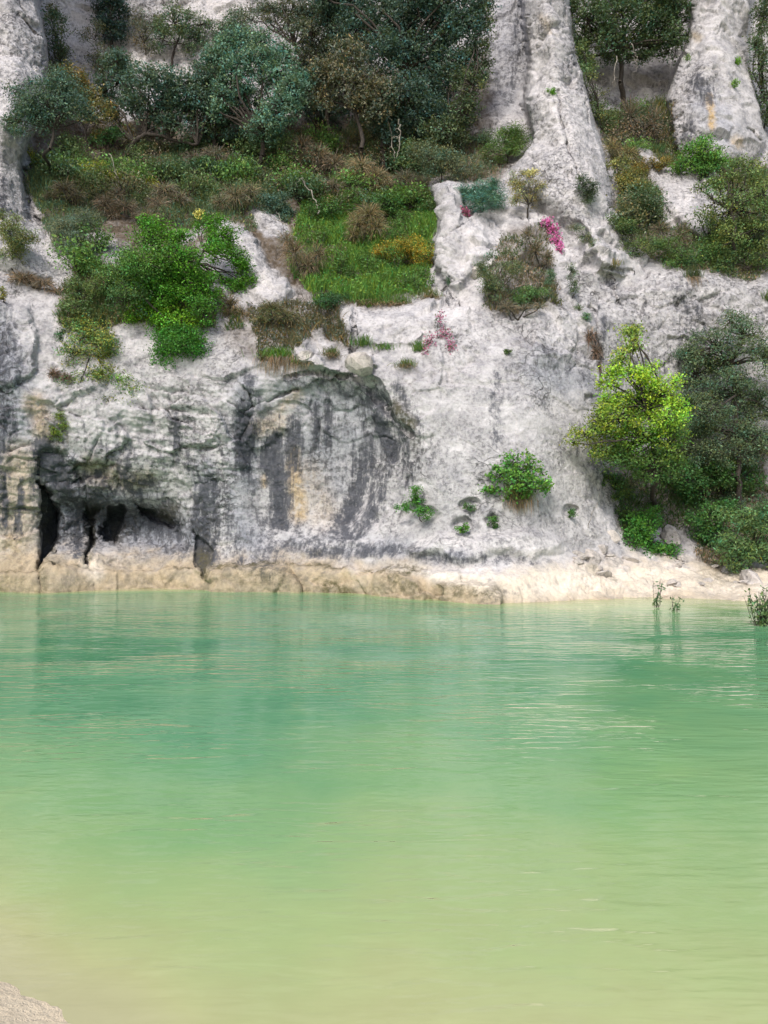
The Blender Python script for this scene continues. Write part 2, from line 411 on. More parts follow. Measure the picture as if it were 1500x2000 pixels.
def stroke(pts, wid, soft=0.6, X_=None, Y_=None):
    """0..1 mask of a polyline brushed with a width per point"""
    X_ = SX if X_ is None else X_; Y_ = SY if Y_ is None else Y_
    p = np.array(pts, float); wd = np.broadcast_to(np.array(wid, float), (len(p),))
    pad = wd.max() * 2 + 10
    m = (X_ > p[:, 0].min() - pad) & (X_ < p[:, 0].max() + pad) & (Y_ > p[:, 1].min() - pad) & (Y_ < p[:, 1].max() + pad)
    x = X_[m]; y = Y_[m]; best = np.zeros(x.shape)
    if len(p) == 1: p = np.concatenate([p, p + 0.1]); wd = np.concatenate([wd, wd])
    for i in range(len(p) - 1):
        ax, ay = p[i]; bx, by = p[i + 1]; ex, ey = bx - ax, by - ay
        t = np.clip(((x - ax) * ex + (y - ay) * ey) / (ex * ex + ey * ey), 0, 1)
        d = np.sqrt((x - ax - t * ex) ** 2 + (y - ay - t * ey) ** 2)
        ww = wd[i] + t * (wd[i + 1] - wd[i])
        best = np.maximum(best, 1 - sstep(1 - soft, 1 + soft * 0.5, d / ww))
    out = np.zeros(X_.shape); out[m] = best
    return out

def forward(poly, ydepth, bulge=0.6, wid=40, curve=2.0):
    """a rock mass standing in front of the face behind it, rounded towards its outline"""
    global Y
    s = sdf(poly, PX + 0.4 * (WX - PX), PY + 0.4 * (WY - PY))
    yd = np.interp(PY, [a for a, _ in ydepth], [b for _, b in ydepth])
    yy = yd + bulge * (1 - np.clip(s / wid, 0, 1)) ** curve
    Y = np.where(s > 0, np.minimum(Y, yy), Y)
    return s

BUTTRESS = [(-900, -600), (70, -600), (68, 0), (86, 80), (96, 160), (62, 260), (40, 330), (58, 420), (100, 480), (140, 545), (95, 590), (0, 570), (-900, 570)]
PILLAR = [(1030, -600), (1022, 0), (1032, 120), (1022, 200), (1045, 270), (1005, 325), (1000, 390), (1060, 430), (1110, 470), (1150, 560), (1235, 545), (1232, 505), (1200, 420), (1182, 330), (1160, 230), (1135, 130), (1108, 0), (1095, -600)]
PILLAR_R = [(1352, -600), (1350, 0), (1335, 100), (1305, 190), (1316, 280), (1335, 350), (1450, 365), (1500, 280), (1475, 160), (1458, 70), (1466, 0), (1470, -600)]
TOWER = [(848, 362), (880, 352), (908, 360), (912, 420), (960, 436), (975, 500), (930, 545), (895, 590), (868, 560), (850, 515), (855, 440)]
SLAB = [(430, 436), (475, 438), (500, 470), (530, 520), (575, 575), (545, 605), (500, 605), (480, 560), (455, 500)]
SLAB2 = [(488, 408), (515, 402), (560, 440), (572, 470), (520, 462), (498, 440)]
SLABR = [(1235, 280), (1265, 292), (1300, 330), (1400, 340), (1440, 440), (1370, 470), (1310, 420), (1270, 345)]
s_but = forward(BUTTRESS, [(-600, 26), (0, 24.8), (200, 23.2), (400, 21.9), (590, 20.4)], 1.3, 60, 1.2)
s_pil = forward(PILLAR, [(-600, 29), (0, 26.6), (150, 25.6), (300, 24.2), (400, 23.0), (500, 21.7), (560, 21.1)], 1.3, 48, 1.15)
s_pir = forward(PILLAR_R, [(-600, 29), (0, 28.0), (150, 27.2), (300, 26.5), (365, 26.3)], 1.0, 50, 1.1)
s_tow = forward(TOWER, [(350, 23.6), (440, 22.4), (590, 20.8)], 0.7, 30)
s_slb = forward(SLAB, [(400, 24.2), (500, 22.8), (605, 21.3)], 0.5, 25)
s_sl2 = forward(SLAB2, [(400, 25.0), (470, 24.2)], 0.5, 20)
s_slr = forward(SLABR, [(280, 27.6), (470, 23.8)], 0.4, 20)
Y = blur_axis(blur_axis(Y, pxs, 3.4, 1), pys, 3.0, 0)
# wall under the left pillar foot: rounded shoulder with a crack line beneath it
BOULDER_BLOCKS = [([(560, 650), (600, 655), (640, 700), (690, 735), (640, 740), (575, 700)], 0.35), ([(690, 690), (735, 680), (745, 715), (700, 735)], 0.4),
                  ([(640, 600), (690, 590), (760, 600), (830, 590), (870, 580), (860, 640), (820, 680), (700, 675), (650, 640)], 0.12),
                  ([(0, 585), (60, 590), (85, 640), (80, 730), (20, 760), (-60, 760), (-60, 600)], 0.25)]
for poly, h in BOULDER_BLOCKS:
    s = sdf(poly); Y = Y - h * sstep(0, 14, s)
# the water-worn bowl with a hard right-hand rim, and gouges in it
s = sdf([(470, 760), (560, 730), (680, 730), (735, 760), (772, 830), (782, 900), (760, 975), (700, 1045), (600, 1075), (500, 1075), (460, 1000), (455, 880)])
Y = Y + 0.22 * sstep(0, 50, s)
rimx = np.interp(PY, [700, 740, 800, 860, 930, 1000, 1060], [690, 735, 775, 792, 790, 760, 715])
right = sstep(-7, 9, WX - rimx) * sstep(690, 740, PY) * (1 - sstep(960, 1050, PY))
Y = Y - 0.32 * right * np.exp(-np.clip(WX - rimx, 0, None) / 130)
Y = Y + 0.14 * stroke([(730, 835), (722, 900), (700, 980), (670, 1030)], [16, 30, 28, 20], 1.0)
Y = Y + 0.07 * stroke([(540, 865), (545, 940), (545, 1010)], [26, 34, 30], 1.0)
Y = Y + 0.15 * stroke([(760, 840), (770, 890)], [18, 12], 1.0)
Y = Y + 0.20 * stroke([(690, 705), (700, 735), (745, 790), (800, 850)], [7, 10, 8, 5], 0.9)     # crack above the bowl
# undercut cave on the left, its lip and its black holes
LIP = [(70, 875), (130, 890), (230, 905), (300, 955), (370, 985), (420, 930), (440, 1000), (415, 1100), (75, 1108)]
s_cave = sdf([(72, 930), (130, 945), (210, 975), (300, 975), (375, 1010), (395, 1095), (72, 1102)])
Y = Y + 0.5 * sstep(0, 40, s_cave) * (1 - sstep(1045, 1100, PY))
Y = Y + 0.25 * sstep(-4, 8, sdf([(68, 872), (118, 872), (150, 895), (235, 902), (215, 935), (110, 950), (68, 940)]))
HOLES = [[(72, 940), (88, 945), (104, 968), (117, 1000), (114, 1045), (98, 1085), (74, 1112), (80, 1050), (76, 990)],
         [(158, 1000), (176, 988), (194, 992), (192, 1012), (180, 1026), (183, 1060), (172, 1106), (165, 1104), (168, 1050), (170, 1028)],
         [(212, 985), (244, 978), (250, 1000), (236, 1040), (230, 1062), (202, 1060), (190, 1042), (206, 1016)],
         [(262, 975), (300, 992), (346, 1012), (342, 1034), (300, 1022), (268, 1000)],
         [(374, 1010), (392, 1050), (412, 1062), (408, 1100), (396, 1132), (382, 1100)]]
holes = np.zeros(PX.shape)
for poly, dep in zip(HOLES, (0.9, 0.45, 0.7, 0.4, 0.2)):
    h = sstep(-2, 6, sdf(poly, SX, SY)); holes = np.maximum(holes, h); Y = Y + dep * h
# rounded water-level skirt, stepping in towards the right
lip_y = np.interp(PX, [-800, 0, 75, 90, 130, 200, 385, 400, 410, 560, 740, 760, 830, 1000, 1080], [1118, 1118, 1116, 1104, 1112, 1116, 1108, 1108, 1102, 1104, 1108, 1104, 1112, 1120, 1112])
skirt = sstep(-3, 5, SY - lip_y) * (1 - sstep(985, 1060, PX))
Y = Y - 0.20 * skirt + 0.06 * sstep(8, 46, SY - lip_y) * skirt
Y = Y - 0.25 * sstep(0, 14, sdf([(402, 1108), (470, 1100), (560, 1108), (588, 1130), (592, 1200), (402, 1200)], SX, SY))
Y = Y - 0.20 * sstep(0, 14, sdf([(728, 1112), (780, 1105), (820, 1125), (838, 1170), (838, 1210), (700, 1210)], SX, SY))
Y = Y - 0.25 * sstep(0, 12, sdf([(850, 1136), (900, 1128), (960, 1134), (988, 1158), (985, 1215), (850, 1215)], SX, SY))
Y = Y + 0.12 * stroke([(78, 1110), (80, 1165)], [6, 5])
# solution holes with plants on the right-hand slab
for c, r in (((917, 988), (24, 17)), ((903, 1028), (24, 18)), ((963, 1020), (15, 17)), ((820, 1010), (40, 22)), ((1115, 1000), (18, 14))):
    dd = ((SX - c[0]) / r[0]) ** 2 + ((SY - c[1]) / r[1]) ** 2
    Y = Y + 0.22 * (1 - sstep(0.35, 1.2, dd)) * sstep(c[1] + r[1], c[1] - r[1] * 1.2, PY + 0 * PX) ** 0.4
# sharp shell-like edge under the slab at (780..1000, 1060)
Y = Y - 0.30 * sstep(0, 22, sdf([(780, 1078), (850, 1040), (900, 1030), (960, 1040), (1060, 1035), (1120, 1060), (1110, 1090), (950, 1100), (800, 1100)]))
# cracks
CR = [[(30, 0), (55, 50), (85, 90)], [(1090, 180), (1100, 260), (1120, 320), (1145, 380)], [(1190, 545), (1205, 590)], [(1100, 0), (1125, 130), (1150, 250)],
      [(868, 560), (885, 592)], [(1180, 524), (1235, 528)], [(1160, 600), (1170, 680), (1175, 760)], [(45, 330), (60, 400), (95, 470)],
      [(905, 380), (915, 430), (870, 470)], [(560, 735), (600, 728), (680, 735)], [(480, 800), (540, 775), (580, 760)], [(1460, 250), (1485, 275)], [(690, 600), (688, 680), (692, 730)]]
crack = np.zeros(PX.shape)
for c in CR: crack = np.maximum(crack, stroke(c, 3.0, 0.9))
Y = Y + 0.14 * crack

# --- roughness zones: worn smooth low down on the right, broken higher up
smooth_zone = np.maximum(sstep(0, 60, sdf([(800, 760), (1000, 640), (1170, 700), (1200, 1000), (1130, 1200), (760, 1200), (700, 1060), (790, 980)], pad=80)), 0.6 * skirt)
smooth_zone = np.maximum(smooth_zone, 0.75 * sstep(0, 50, sdf([(420, 900), (600, 820), (760, 830), (760, 1000), (640, 1110), (420, 1110)], pad=80)))
smooth_zone = np.maximum(smooth_zone, 0.6 * sstep(1095, 1125, PY))
rough = np.clip(1 - 0.68 * smooth_zone, 0.2, 1)

def to_world(px, py, y):
    return np.stack([(px - 750) / F * y, y, CAM_Z - (py - 1000) / F * y], -1)

def grid_normals(P):
    du = np.gradient(P, axis=1); dv = np.gradient(P, axis=0)
    n = np.cross(du, dv); n /= np.linalg.norm(n, axis=-1, keepdims=True) + 1e-9
    return np.where((n[..., 1:2] > 0), -n, n)

P = to_world(PX, PY, Y)
N = grid_normals(P)
x, y, z = P[..., 0], P[..., 1], P[..., 2]
d = 0.16 * fbm(x / 2.6, y / 2.6, z / 2.2, 3, 41) * (0.3 + 0.7 * rough)
qx = x + 0.45 * fbm(x * 0.9, y * 0.9, z * 0.9, 3, 71); qz = z + 0.45 * fbm(x * 0.9, y * 0.9, z * 0.9, 3, 77)
patch = sstep(-0.25, 0.35, fbm(x * 0.45, y * 0.45, z * 0.45, 3, 79))            # broken here, worn there
f1, f2, cid, rvx, rvz = worley(qx * 0.9 + qz * 0.5, y * 0.6, qz * 1.25 - qx * 0.35, 51)
d = d + rough ** 2 * patch * (cid - 0.5) * 0.14
d = d + rough * (0.35 + 0.65 * patch) * (rvx * (np.modf(cid * 7.31)[0] - 0.5) + rvz * (np.modf(cid * 13.7)[0] - 0.5)) * 0.42     # tilted broken faces
g1, g2, gid, gvx, gvz = worley(qx * 2.6, y * 1.8, qz * 3.0, 57)
d = d + rough ** 2 * patch * (gvx * (np.modf(gid * 7.31)[0] - 0.5) + gvz * (np.modf(gid * 13.7)[0] - 0.5)) * 0.13
crk = (1 - sstep(0.0, 0.05, f2 - f1)) * rough ** 2 * patch * sstep(0.0, 0.3, fbm(x * 1.1, y * 1.1, z * 1.1, 2, 87))
d = d - 0.10 * crk
rid = fbm(qx * 1.5, y * 1.5, qz * 2.0, 5, 61, 0.62)
d = d + 0.08 * rid * rough * (0.45 + 0.55 * patch)
d = d - 0.10 * sstep(0.55, 0.95, fbm(qx * 1.2 + 9, y * 1.2, qz * 0.8, 4, 63, 0.55, ridged=True)) * rough   # fissures
d = d + 0.035 * fbm(x * 7, y * 7, z * 9, 3, 67, 0.65) * (0.25 + rough)
# bedding ledges on the rough left wall
bed = fbm(x * 0.5, y * 0.5, z * 4.2 + 0.5 * x, 3, 83, 0.6, ridged=True)
d = d + 0.07 * bed * rough * sstep(720, 760, PY) * (1 - sstep(1000, 1080, PY)) * (1 - sstep(480, 640, PX))
shelf = sstep(1080, 1130, PX) * sstep(1088, 1112, PY)
d = d + shelf * (0.16 * fbm(x * 1.1, y * 1.4, z * 2, 5, 91, 0.62, ridged=True) - 0.06)
jump = np.maximum(np.abs(np.gradient(Y, axis=1)) / np.maximum(np.gradient(PX, axis=1), 0.1), np.abs(np.gradient(Y, axis=0)) / np.maximum(np.gradient(PY, axis=0), 0.1) * 0.6)
d = d * (1 - 0.8 * sstep(0.05, 0.16, jump))        # sheer returns keep their plain face
P = P + N * d[..., None]
# the sheet closes backwards over the cliff top
P[0] += np.array([0, 40, 2.0]); P[1] += np.array([0, 1.0, 0.4])
N = grid_normals(P)

# --- mineral stains, soil and moss laid on the rock, with some shade painted in
n_s = fbm(x * 2.2, y * 2.2, z * 0.5, 4, 101)          # runs downwards
n_b = fbm(x * 1.2, y * 1.2, z * 1.2, 4, 111)
n_f = fbm(x * 5, y * 5, z * 5, 3, 121)
def brk(m, k=0.5): return np.clip(m * (1 + k * n_s + k * 0.7 * n_f), 0, 1)
DARK = [([(100, 900), (160, 960), (330, 1010)], [40, 60, 50], .6), ([(-10, 640), (5, 830)], [40, 46], .6), ([(430, 960), (470, 1080)], [20, 40], .5), ([(660, 760), (760, 800), (790, 870)], [30, 34, 20], .6), ([(1060, 700), (1130, 740)], [30, 26], .35), ([(1330, 700), (1240, 720)], [50, 40], .4), ([(-20, 590), (10, 700), (10, 850)], [40, 50, 30], .55), ([(85, 880), (110, 930)], [36, 44], .85), ([(130, 965), (210, 1000), (330, 1030)], [30, 46, 30], .75),
        ([(140, 990), (150, 1080)], [26, 22], .7), ([(410, 930), (408, 1000), (405, 1085)], [22, 36, 30], .75), ([(300, 1040), (360, 1070)], [34, 26], .45),
        ([(538, 855), (530, 900), (545, 950), (548, 1020)], [14, 34, 30, 24], .95), ([(520, 1010), (500, 1080)], [30, 40], .5), ([(500, 940), (520, 1040), (520, 1090)], [24, 40, 50], .5), ([(640, 790), (642, 870)], [14, 12], .8),
        ([(712, 830), (716, 900), (698, 960), (670, 1040)], [10, 22, 18, 30], .85), ([(760, 900), (740, 980), (690, 1050)], [10, 20, 16], .6), ([(735, 820), (760, 870), (768, 895)], [16, 22, 10], .95), ([(700, 780), (740, 830)], [40, 30], .55),
        ([(690, 1010), (620, 1050), (540, 1070)], [28, 24, 22], .55), ([(600, 1075), (680, 1078), (780, 1070)], [14, 18, 16], .7), ([(640, 850), (690, 790)], [40, 40], .4),
        ([(970, 735), (968, 860)], [16, 18], .5), ([(780, 760), (800, 840), (790, 930)], [22, 36, 28], .55), ([(850, 880), (880, 960)], [60, 40], .25),
        ([(790, 1080), (900, 1092), (1040, 1098)], [16, 18, 12], .5), ([(490, 740), (480, 900)], [20, 24], .55), ([(430, 880), (390, 960)], [22, 30], .4),
        ([(200, 860), (330, 900)], [50, 50], .35), ([(20, 740), (10, 860)], [30, 30], .45), ([(560, 740), (650, 745), (700, 770)], [16, 26, 26], .5),
        ([(1360, 160), (1385, 190)], [26, 24], .6), ([(1345, 250), (1370, 290)], [26, 20], .45), ([(1010, 0), (1010, 120), (990, 200)], [16, 16, 14], .5),  # last stroke: shade on the tall pillar's left side painted dark
        ([(960, 40), (975, 140), (950, 240)], [50, 44, 40], .35), ([(1330, 560), (1360, 640), (1370, 720)], [40, 40, 60], .4), ([(1180, 620), (1172, 700)], [8, 8], .6),  # first stroke: shaded grey flank left of the pillar, painted darker
        ([(20, 20), (50, 120), (20, 220)], [24, 20, 20], .2), ([(5, 350), (8, 420)], [10, 10], .6), ([(270, 930), (300, 960)], [40, 40], .4)]
dark = np.zeros(PX.shape)
for p_, w_, k_ in DARK: dark = np.maximum(dark, k_ * stroke(p_, np.asarray(w_) * 1.15, 0.98))
wet = sstep(0, 60, sdf([(-900, 700), (60, 760), (250, 790), (520, 740), (700, 750), (800, 830), (780, 960), (720, 1050), (560, 1095), (-900, 1085)], pad=80))
dark = np.maximum(dark, wet * (0.26 + 0.42 * sstep(-0.1, 0.4, n_s)))
dark = np.maximum(dark, 0.24 * sstep(0.0, 0.5, n_b))
dark = np.clip(dark * (1 + 0.45 * n_s), 0, 1)
dark = np.maximum(dark, 0.5 * crack)
dark = np.maximum(dark, holes * 0.9)  # hole interiors darkened in colour, shade painted into the recesses
dark = np.maximum(dark, 0.4 * crk)
OCHRE = [([(572, 880), (576, 940), (585, 1000)], [14, 20, 24], .95), ([(600, 930), (630, 1000)], [40, 40], .35), ([(515, 930), (518, 948)], [8, 8], .8), ([(540, 825), (500, 835)], [28, 22], .5),
         ([(70, 790), (85, 850)], [26, 20], .6), ([(40, 900), (30, 1000), (30, 1090)], [46, 50, 50], .42), ([(180, 920), (250, 940), (290, 930)], [34, 26, 20], .5), ([(30, 1060)], [40], .6),
         ([(1385, 190), (1388, 250)], [8, 9], .85), ([(1440, 280)], [16], .6), ([(1360, 70)], [10], .5), ([(1060, 35), (1075, 60)], [10, 8], .35), ([(180, 500), (185, 520)], [12, 12], .6), ([(580, 770), (545, 800)], [16, 12], .4)]
ochre = np.zeros(PX.shape)
for p_, w_, k_ in OCHRE: ochre = np.maximum(ochre, k_ * stroke(p_, w_, 0.8))
ochre = brk(ochre, 0.4)
base_y = np.interp(PX, [-800, 0, 400, 700, 820, 1000, 1100, 1250, 1500, 2300], [1075, 1078, 1090, 1096, 1108, 1116, 1098, 1088, 1092, 1092])
tan = sstep(-34, 30, SY - base_y + 34 * n_b + 18 * n_f)
tan = np.maximum(tan, 0.5 * stroke([(30, 920), (30, 1080)], [55, 55], .8))
WHITE = [([(428, 880), (434, 960), (445, 1060)], [9, 14, 26], .6), ([(180, 1106), (186, 1118)], [26, 20], .8), ([(600, 1060), (720, 1062)], [10, 12], .6), ([(820, 1062), (980, 1060), (1080, 1075)], [16, 24, 24], .75),
         ([(900, 560), (930, 450)], [24, 22], .3), ([(1200, 760), (1090, 800)], [20, 30], .3), ([(480, 470), (520, 560)], [26, 30], .5), ([(1060, 60), (1100, 300), (1180, 480)], [40, 50, 34], .35), ([(20, 60), (40, 260), (60, 420)], [60, 50, 40], .35), ([(1300, 440), (1340, 380)], [24, 26], .5),
         ([(760, 1108), (960, 1118)], [9, 12], .6), ([(1230, 1130), (1330, 1130), (1490, 1140)], [40, 40, 44], .8), ([(840, 1120), (1000, 1140), (1200, 1130)], [14, 36, 40], .9), ([(80, 480), (100, 540)], [26, 24], .6), ([(255, 95), (300, 105), (430, 110)], [40, 44, 40], .7), ([(110, 20), (150, 60)], [40, 40], .6), ([(420, 20), (470, 30)], [40, 40], .5)]
white = np.zeros(PX.shape)
for p_, w_, k_ in WHITE: white = np.maximum(white, k_ * stroke(p_, w_, 0.8))
white = brk(white, 0.4) * (1 - 0.5 * dark)
BLUE = [([(150, 990), (360, 1050)], [70, 60], .9), ([(410, 930), (480, 1060)], [40, 50], .7), ([(560, 760), (700, 800)], [40, 50], .7), ([(-10, 700), (0, 900)], [60, 50], .9), ([(-20, 640), (20, 760), (10, 850)], [50, 60, 60], .8), ([(90, 900), (340, 1040)], [50, 60], .7), ([(700, 850), (600, 870), (640, 940)], [60, 70, 50], .6), ([(1060, 720), (1140, 760)], [50, 40], .6), ([(1380, 200), (1420, 270)], [40, 40], .6),
        ([(480, 760), (470, 940)], [40, 40], .6), ([(560, 1070), (700, 1060), (900, 1085)], [30, 30, 20], .5), ([(40, 40), (20, 180)], [30, 30], .3), ([(990, 0), (990, 200)], [40, 40], .5)]  # last stroke: shade of the pillar flank tinted blue
blue = np.zeros(PX.shape)
for p_, w_, k_ in BLUE: blue = np.maximum(blue, k_ * stroke(p_, w_, 0.9))
MOSS = [([(420, 1132), (500, 1128), (580, 1136)], [18, 24, 20], .6), ([(640, 1148), (670, 1152)], [22, 24], .85), ([(755, 1135), (820, 1155)], [22, 20], .7), ([(870, 1152), (970, 1158)], [22, 20], .75), ([(20, 1135), (70, 1140)], [20, 16], .45), ([(200, 1130), (330, 1130)], [14, 14], .4), ([(80, 1000), (95, 1080)], [16, 20], .6), ([(180, 1000), (175, 1090)], [14, 8], .7), ([(395, 1080), (400, 1130)], [14, 12], .9), ([(230, 1040)], [26], .5), ([(330, 1000)], [24], .7), ([(770, 790), (800, 830)], [16, 16], .75), ([(780, 800), (810, 870)], [22, 16], .4), ([(110, 850), (125, 870)], [22, 16], .8),
        ([(640, 1142), (680, 1150)], [14, 16], .7), ([(500, 1118), (570, 1135)], [20, 18], .45), ([(740, 1112), (760, 1120), (820, 1150)], [8, 10, 10], .8), ([(900, 1145), (960, 1150)], [24, 20], .45), ([(410, 1104), (470, 1106), (545, 1100)], [6, 8, 5], 1.0), ([(755, 1112), (800, 1118)], [6, 6], .9),
        ([(150, 905), (230, 908)], [5, 5], .8), ([(898, 1118), (899, 1132)], [3, 3], .8), ([(600, 1104), (650, 1108)], [6, 6], .7), ([(1160, 650), (1170, 690)], [10, 10], .6), ([(80, 1112), (90, 1150)], [14, 10], .8), ([(1160, 1110), (1200, 1130)], [14, 12], .5), ([(1400, 1120), (1450, 1130)], [50, 30], .5)]
moss = np.zeros(PX.shape)
for p_, w_, k_ in MOSS: moss = np.maximum(moss, k_ * stroke(p_, w_, 0.7))
moss = np.maximum(moss, 0.95 * np.exp(-((SY - lip_y - 3 * n_f) / 4.0) ** 2) * (1 - sstep(830, 900, PX)) * sstep(-0.25, 0.2, n_b + 0.5 * n_f))  # dark undercut line at the lip: shade painted in moss colour
moss = np.maximum(moss, 0.45 * sstep(14, 40, SY - lip_y + 30 * n_b) * (1 - sstep(960, 1010, PX)))
moss = np.clip(moss * (1 + 0.5 * n_f), 0, 1)
# soil: vegetated slopes, and shade painted brown on the gully back wall
SOIL_SHADE = [[(95, 110), (170, 220), (420, 270), (600, 240), (900, 270), (1000, 260), (1035, 270), (1000, 330), (985, 360), (850, 360), (850, 575), (780, 600), (640, 600), (560, 560), (490, 480), (430, 440), (420, 520), (410, 640), (110, 640), (110, 560), (140, 540), (110, 480), (60, 420), (50, 330)],
        [(560, 120), (960, 100), (960, 300), (560, 300)],  # gully back wall: brown-grey rock, its shade painted in as soil colour
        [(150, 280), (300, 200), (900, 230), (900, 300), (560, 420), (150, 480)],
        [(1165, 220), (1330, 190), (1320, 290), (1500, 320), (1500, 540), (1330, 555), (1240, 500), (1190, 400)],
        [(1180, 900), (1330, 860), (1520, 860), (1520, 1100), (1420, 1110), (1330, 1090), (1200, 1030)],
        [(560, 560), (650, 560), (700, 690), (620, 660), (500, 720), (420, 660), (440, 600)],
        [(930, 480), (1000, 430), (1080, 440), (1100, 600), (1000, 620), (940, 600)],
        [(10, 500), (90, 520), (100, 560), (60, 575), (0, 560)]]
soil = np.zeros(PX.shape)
for i_, poly in enumerate(SOIL_SHADE): soil = np.maximum(soil, sstep(-6, 20, sdf(poly) + 10 * n_b) * (1.0, .75, 1, .75, .8, .5, .55, .7)[i_])
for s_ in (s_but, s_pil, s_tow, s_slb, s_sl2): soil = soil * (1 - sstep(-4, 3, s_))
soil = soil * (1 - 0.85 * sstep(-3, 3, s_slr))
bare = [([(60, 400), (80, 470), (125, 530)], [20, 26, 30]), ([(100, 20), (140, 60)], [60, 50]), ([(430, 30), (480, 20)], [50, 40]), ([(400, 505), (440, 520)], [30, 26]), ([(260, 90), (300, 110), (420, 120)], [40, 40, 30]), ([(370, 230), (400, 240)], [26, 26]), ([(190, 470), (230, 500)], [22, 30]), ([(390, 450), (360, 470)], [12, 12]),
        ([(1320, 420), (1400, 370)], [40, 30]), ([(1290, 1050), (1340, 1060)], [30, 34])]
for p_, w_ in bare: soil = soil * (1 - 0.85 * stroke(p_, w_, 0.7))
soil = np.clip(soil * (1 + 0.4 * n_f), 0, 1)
n_l = fbm(x * 0.4, y * 0.4, z * 0.4, 3, 151)
rough_c = (0.6 + 0.4 * sstep(-0.3, 0.25, n_l)) * np.clip((0.55 + 0.45 * rough) * (0.85 + 0.7 * n_b), 0.3, 1) * (1 - 0.6 * tan)

nr, nc = PX.shape
idx = np.arange(nr * nc).reshape(nr, nc)
quads = np.stack([idx[:-1, :-1], idx[1:, :-1], idx[1:, 1:], idx[:-1, 1:]], -1)
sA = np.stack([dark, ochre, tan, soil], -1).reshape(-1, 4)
sB = np.stack([white, moss, blue, rough_c], -1).reshape(-1, 4)
Pf = P.reshape(-1, 3)
Nf = N.reshape(-1, 3)
# the rock masses that read as separate bodies become separate pieces of the setting
def fc(a): return (a[:-1, :-1] + a[1:, 1:]) * 0.5
reg = np.zeros((nr - 1, nc - 1), int)
reg[fc(soil) > 0.45] = 1
reg[(fc(s_but) > 0)] = 2
reg[(fc(s_pil) > 0)] = 3
reg[(fc(s_pir) > 0)] = 4
reg[(fc(s_tow) > 0)] = 5
reg[(fc(s_slb) > 0) | (fc(s_sl2) > 0)] = 6
shore_m = (fc(PX) > 1000) & (fc(SY) > fc(base_y) + 4)
reg[shore_m] = 7
CLIFF = [('cliff_face', 'grey lilac limestone river cliff stained with blue-black streaks'), ('wooded_slope', 'soil slopes and gully back wall on the cliff terraces under trees and scrub'),
         ('rock_buttress', 'pale pitted limestone buttress at the upper left'), ('rock_pillar', 'tall pale limestone pillar rising right of the wooded gully'),
         ('rock_pillar', 'blue-grey and ochre stained rock pillar at the upper right'), ('rock_tower', 'blocky pale outcrop under the teal shrub'),
         ('rock_slab', 'bare white slab beside the vivid green bush'), ('shore', 'cream coloured water-worn rock shore at the right')]
for r_, (nm, lb) in enumerate(CLIFF):
    q = quads[reg == r_]
    u, inv = np.unique(q.ravel(), return_inverse=True)
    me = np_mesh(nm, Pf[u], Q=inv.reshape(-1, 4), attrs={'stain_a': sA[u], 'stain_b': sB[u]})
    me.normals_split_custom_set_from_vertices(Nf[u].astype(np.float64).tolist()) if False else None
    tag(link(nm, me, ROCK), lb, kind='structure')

def surf(px, py):
    """world point on the finished rock seen at photo position (px, py)"""
    i = int(np.clip(np.searchsorted(pys, py), 0, nr - 1)); j = int(np.clip(np.searchsorted(pxs, px), 0, nc - 1))
    return P[i, j].copy()

# ---------------------------------------------------------------- river bed, near bank and water
def bed_depth(X, Yy):
    ys = 2.05 + 0.92 * sstep(-0.2, -1.25, X) + 0.6 * np.clip(-1.2 - X, 0, 4) - 0.35 * sstep(0.0, 1.2, X) - 0.25 * sstep(1.2, 4, X)
    ys = ys + 0.05 * fbm(X * 2.4, Yy * 2.4, X * 0, 4, 131)
    t = Yy - ys
    near = np.where(t < 0, t * 0.13, 0.12 * t + 0.048 * t * t)
    near = near * (1 + 2.3 * sstep(0.1, -1.7, X) * sstep(0.0, 0.55, t) - 0.35 * sstep(1.2, 4.0, X))
    near = 2.2 * (1 - np.exp(-np.maximum(near, 0) / 1.7)) + np.minimum(near, 0)
    yw = np.interp(X, [-30, -9.7, -8.6, -5, -2.4, -0.9, 0.4, 2.3, 3.4, 5.0, 7, 9, 14], [19.4, 19.3, 18.9, 19.8, 19.2, 18.9, 17.9, 16.9, 16.8, 17.8, 18.0, 17.0, 15.0])
    sl = np.interp(X, [-30, 0, 2.2, 4.0, 9, 20], [2.2, 2.0, 1.2, 0.42, 0.30, 0.3])
    far = (yw - Yy) * sl + 0.04
    k = 0.25
    h = np.clip(0.5 + 0.5 * (far - near) / k, 0, 1)
    dd = far + (near - far) * h - k * h * (1 - h)
    dd = np.where(Yy > 9, np.maximum(dd, 0.06 + 0.5 * sstep(0.0, 1.5, Yy - yw)), dd)
    return np.clip(dd, -1.2, 2.2)

bx = np.concatenate([np.linspace(-150, -7, 24), np.arange(-6.9, 7, 0.06), np.linspace(7.1, 150, 24)])
by = np.concatenate([np.linspace(-150, -1, 20), np.arange(-0.9, 8, 0.05), np.arange(8.1, 24, 0.4), np.linspace(25, 150, 10)])
BX, BY = np.meshgrid(bx, by)
bd = bed_depth(BX, BY)
bz = -bd + 0.09 * fbm(BX * 1.2, BY * 1.2, BX * 0, 4, 141, 0.55) * sstep(0.05, 0.4, bd) + 0.02 * fbm(BX * 5, BY * 5, BX * 0, 3, 145, 0.6) * (1 - sstep(0.2, 0.8, bd))
bz = np.where(bd < 0.02, bz + 0.035 * fbm(BX * 4.0, BY * 4.0, BX * 0, 4, 149, 0.6, ridged=True) * sstep(0.02, -0.06, bd), bz)
bz = np.where(BY > 22, -2.0, bz)
i2 = np.arange(BX.size).reshape(BX.shape)
q2 = np.stack([i2[:-1, :-1], i2[:-1, 1:], i2[1:, 1:], i2[1:, :-1]], -1).reshape(-1, 4)
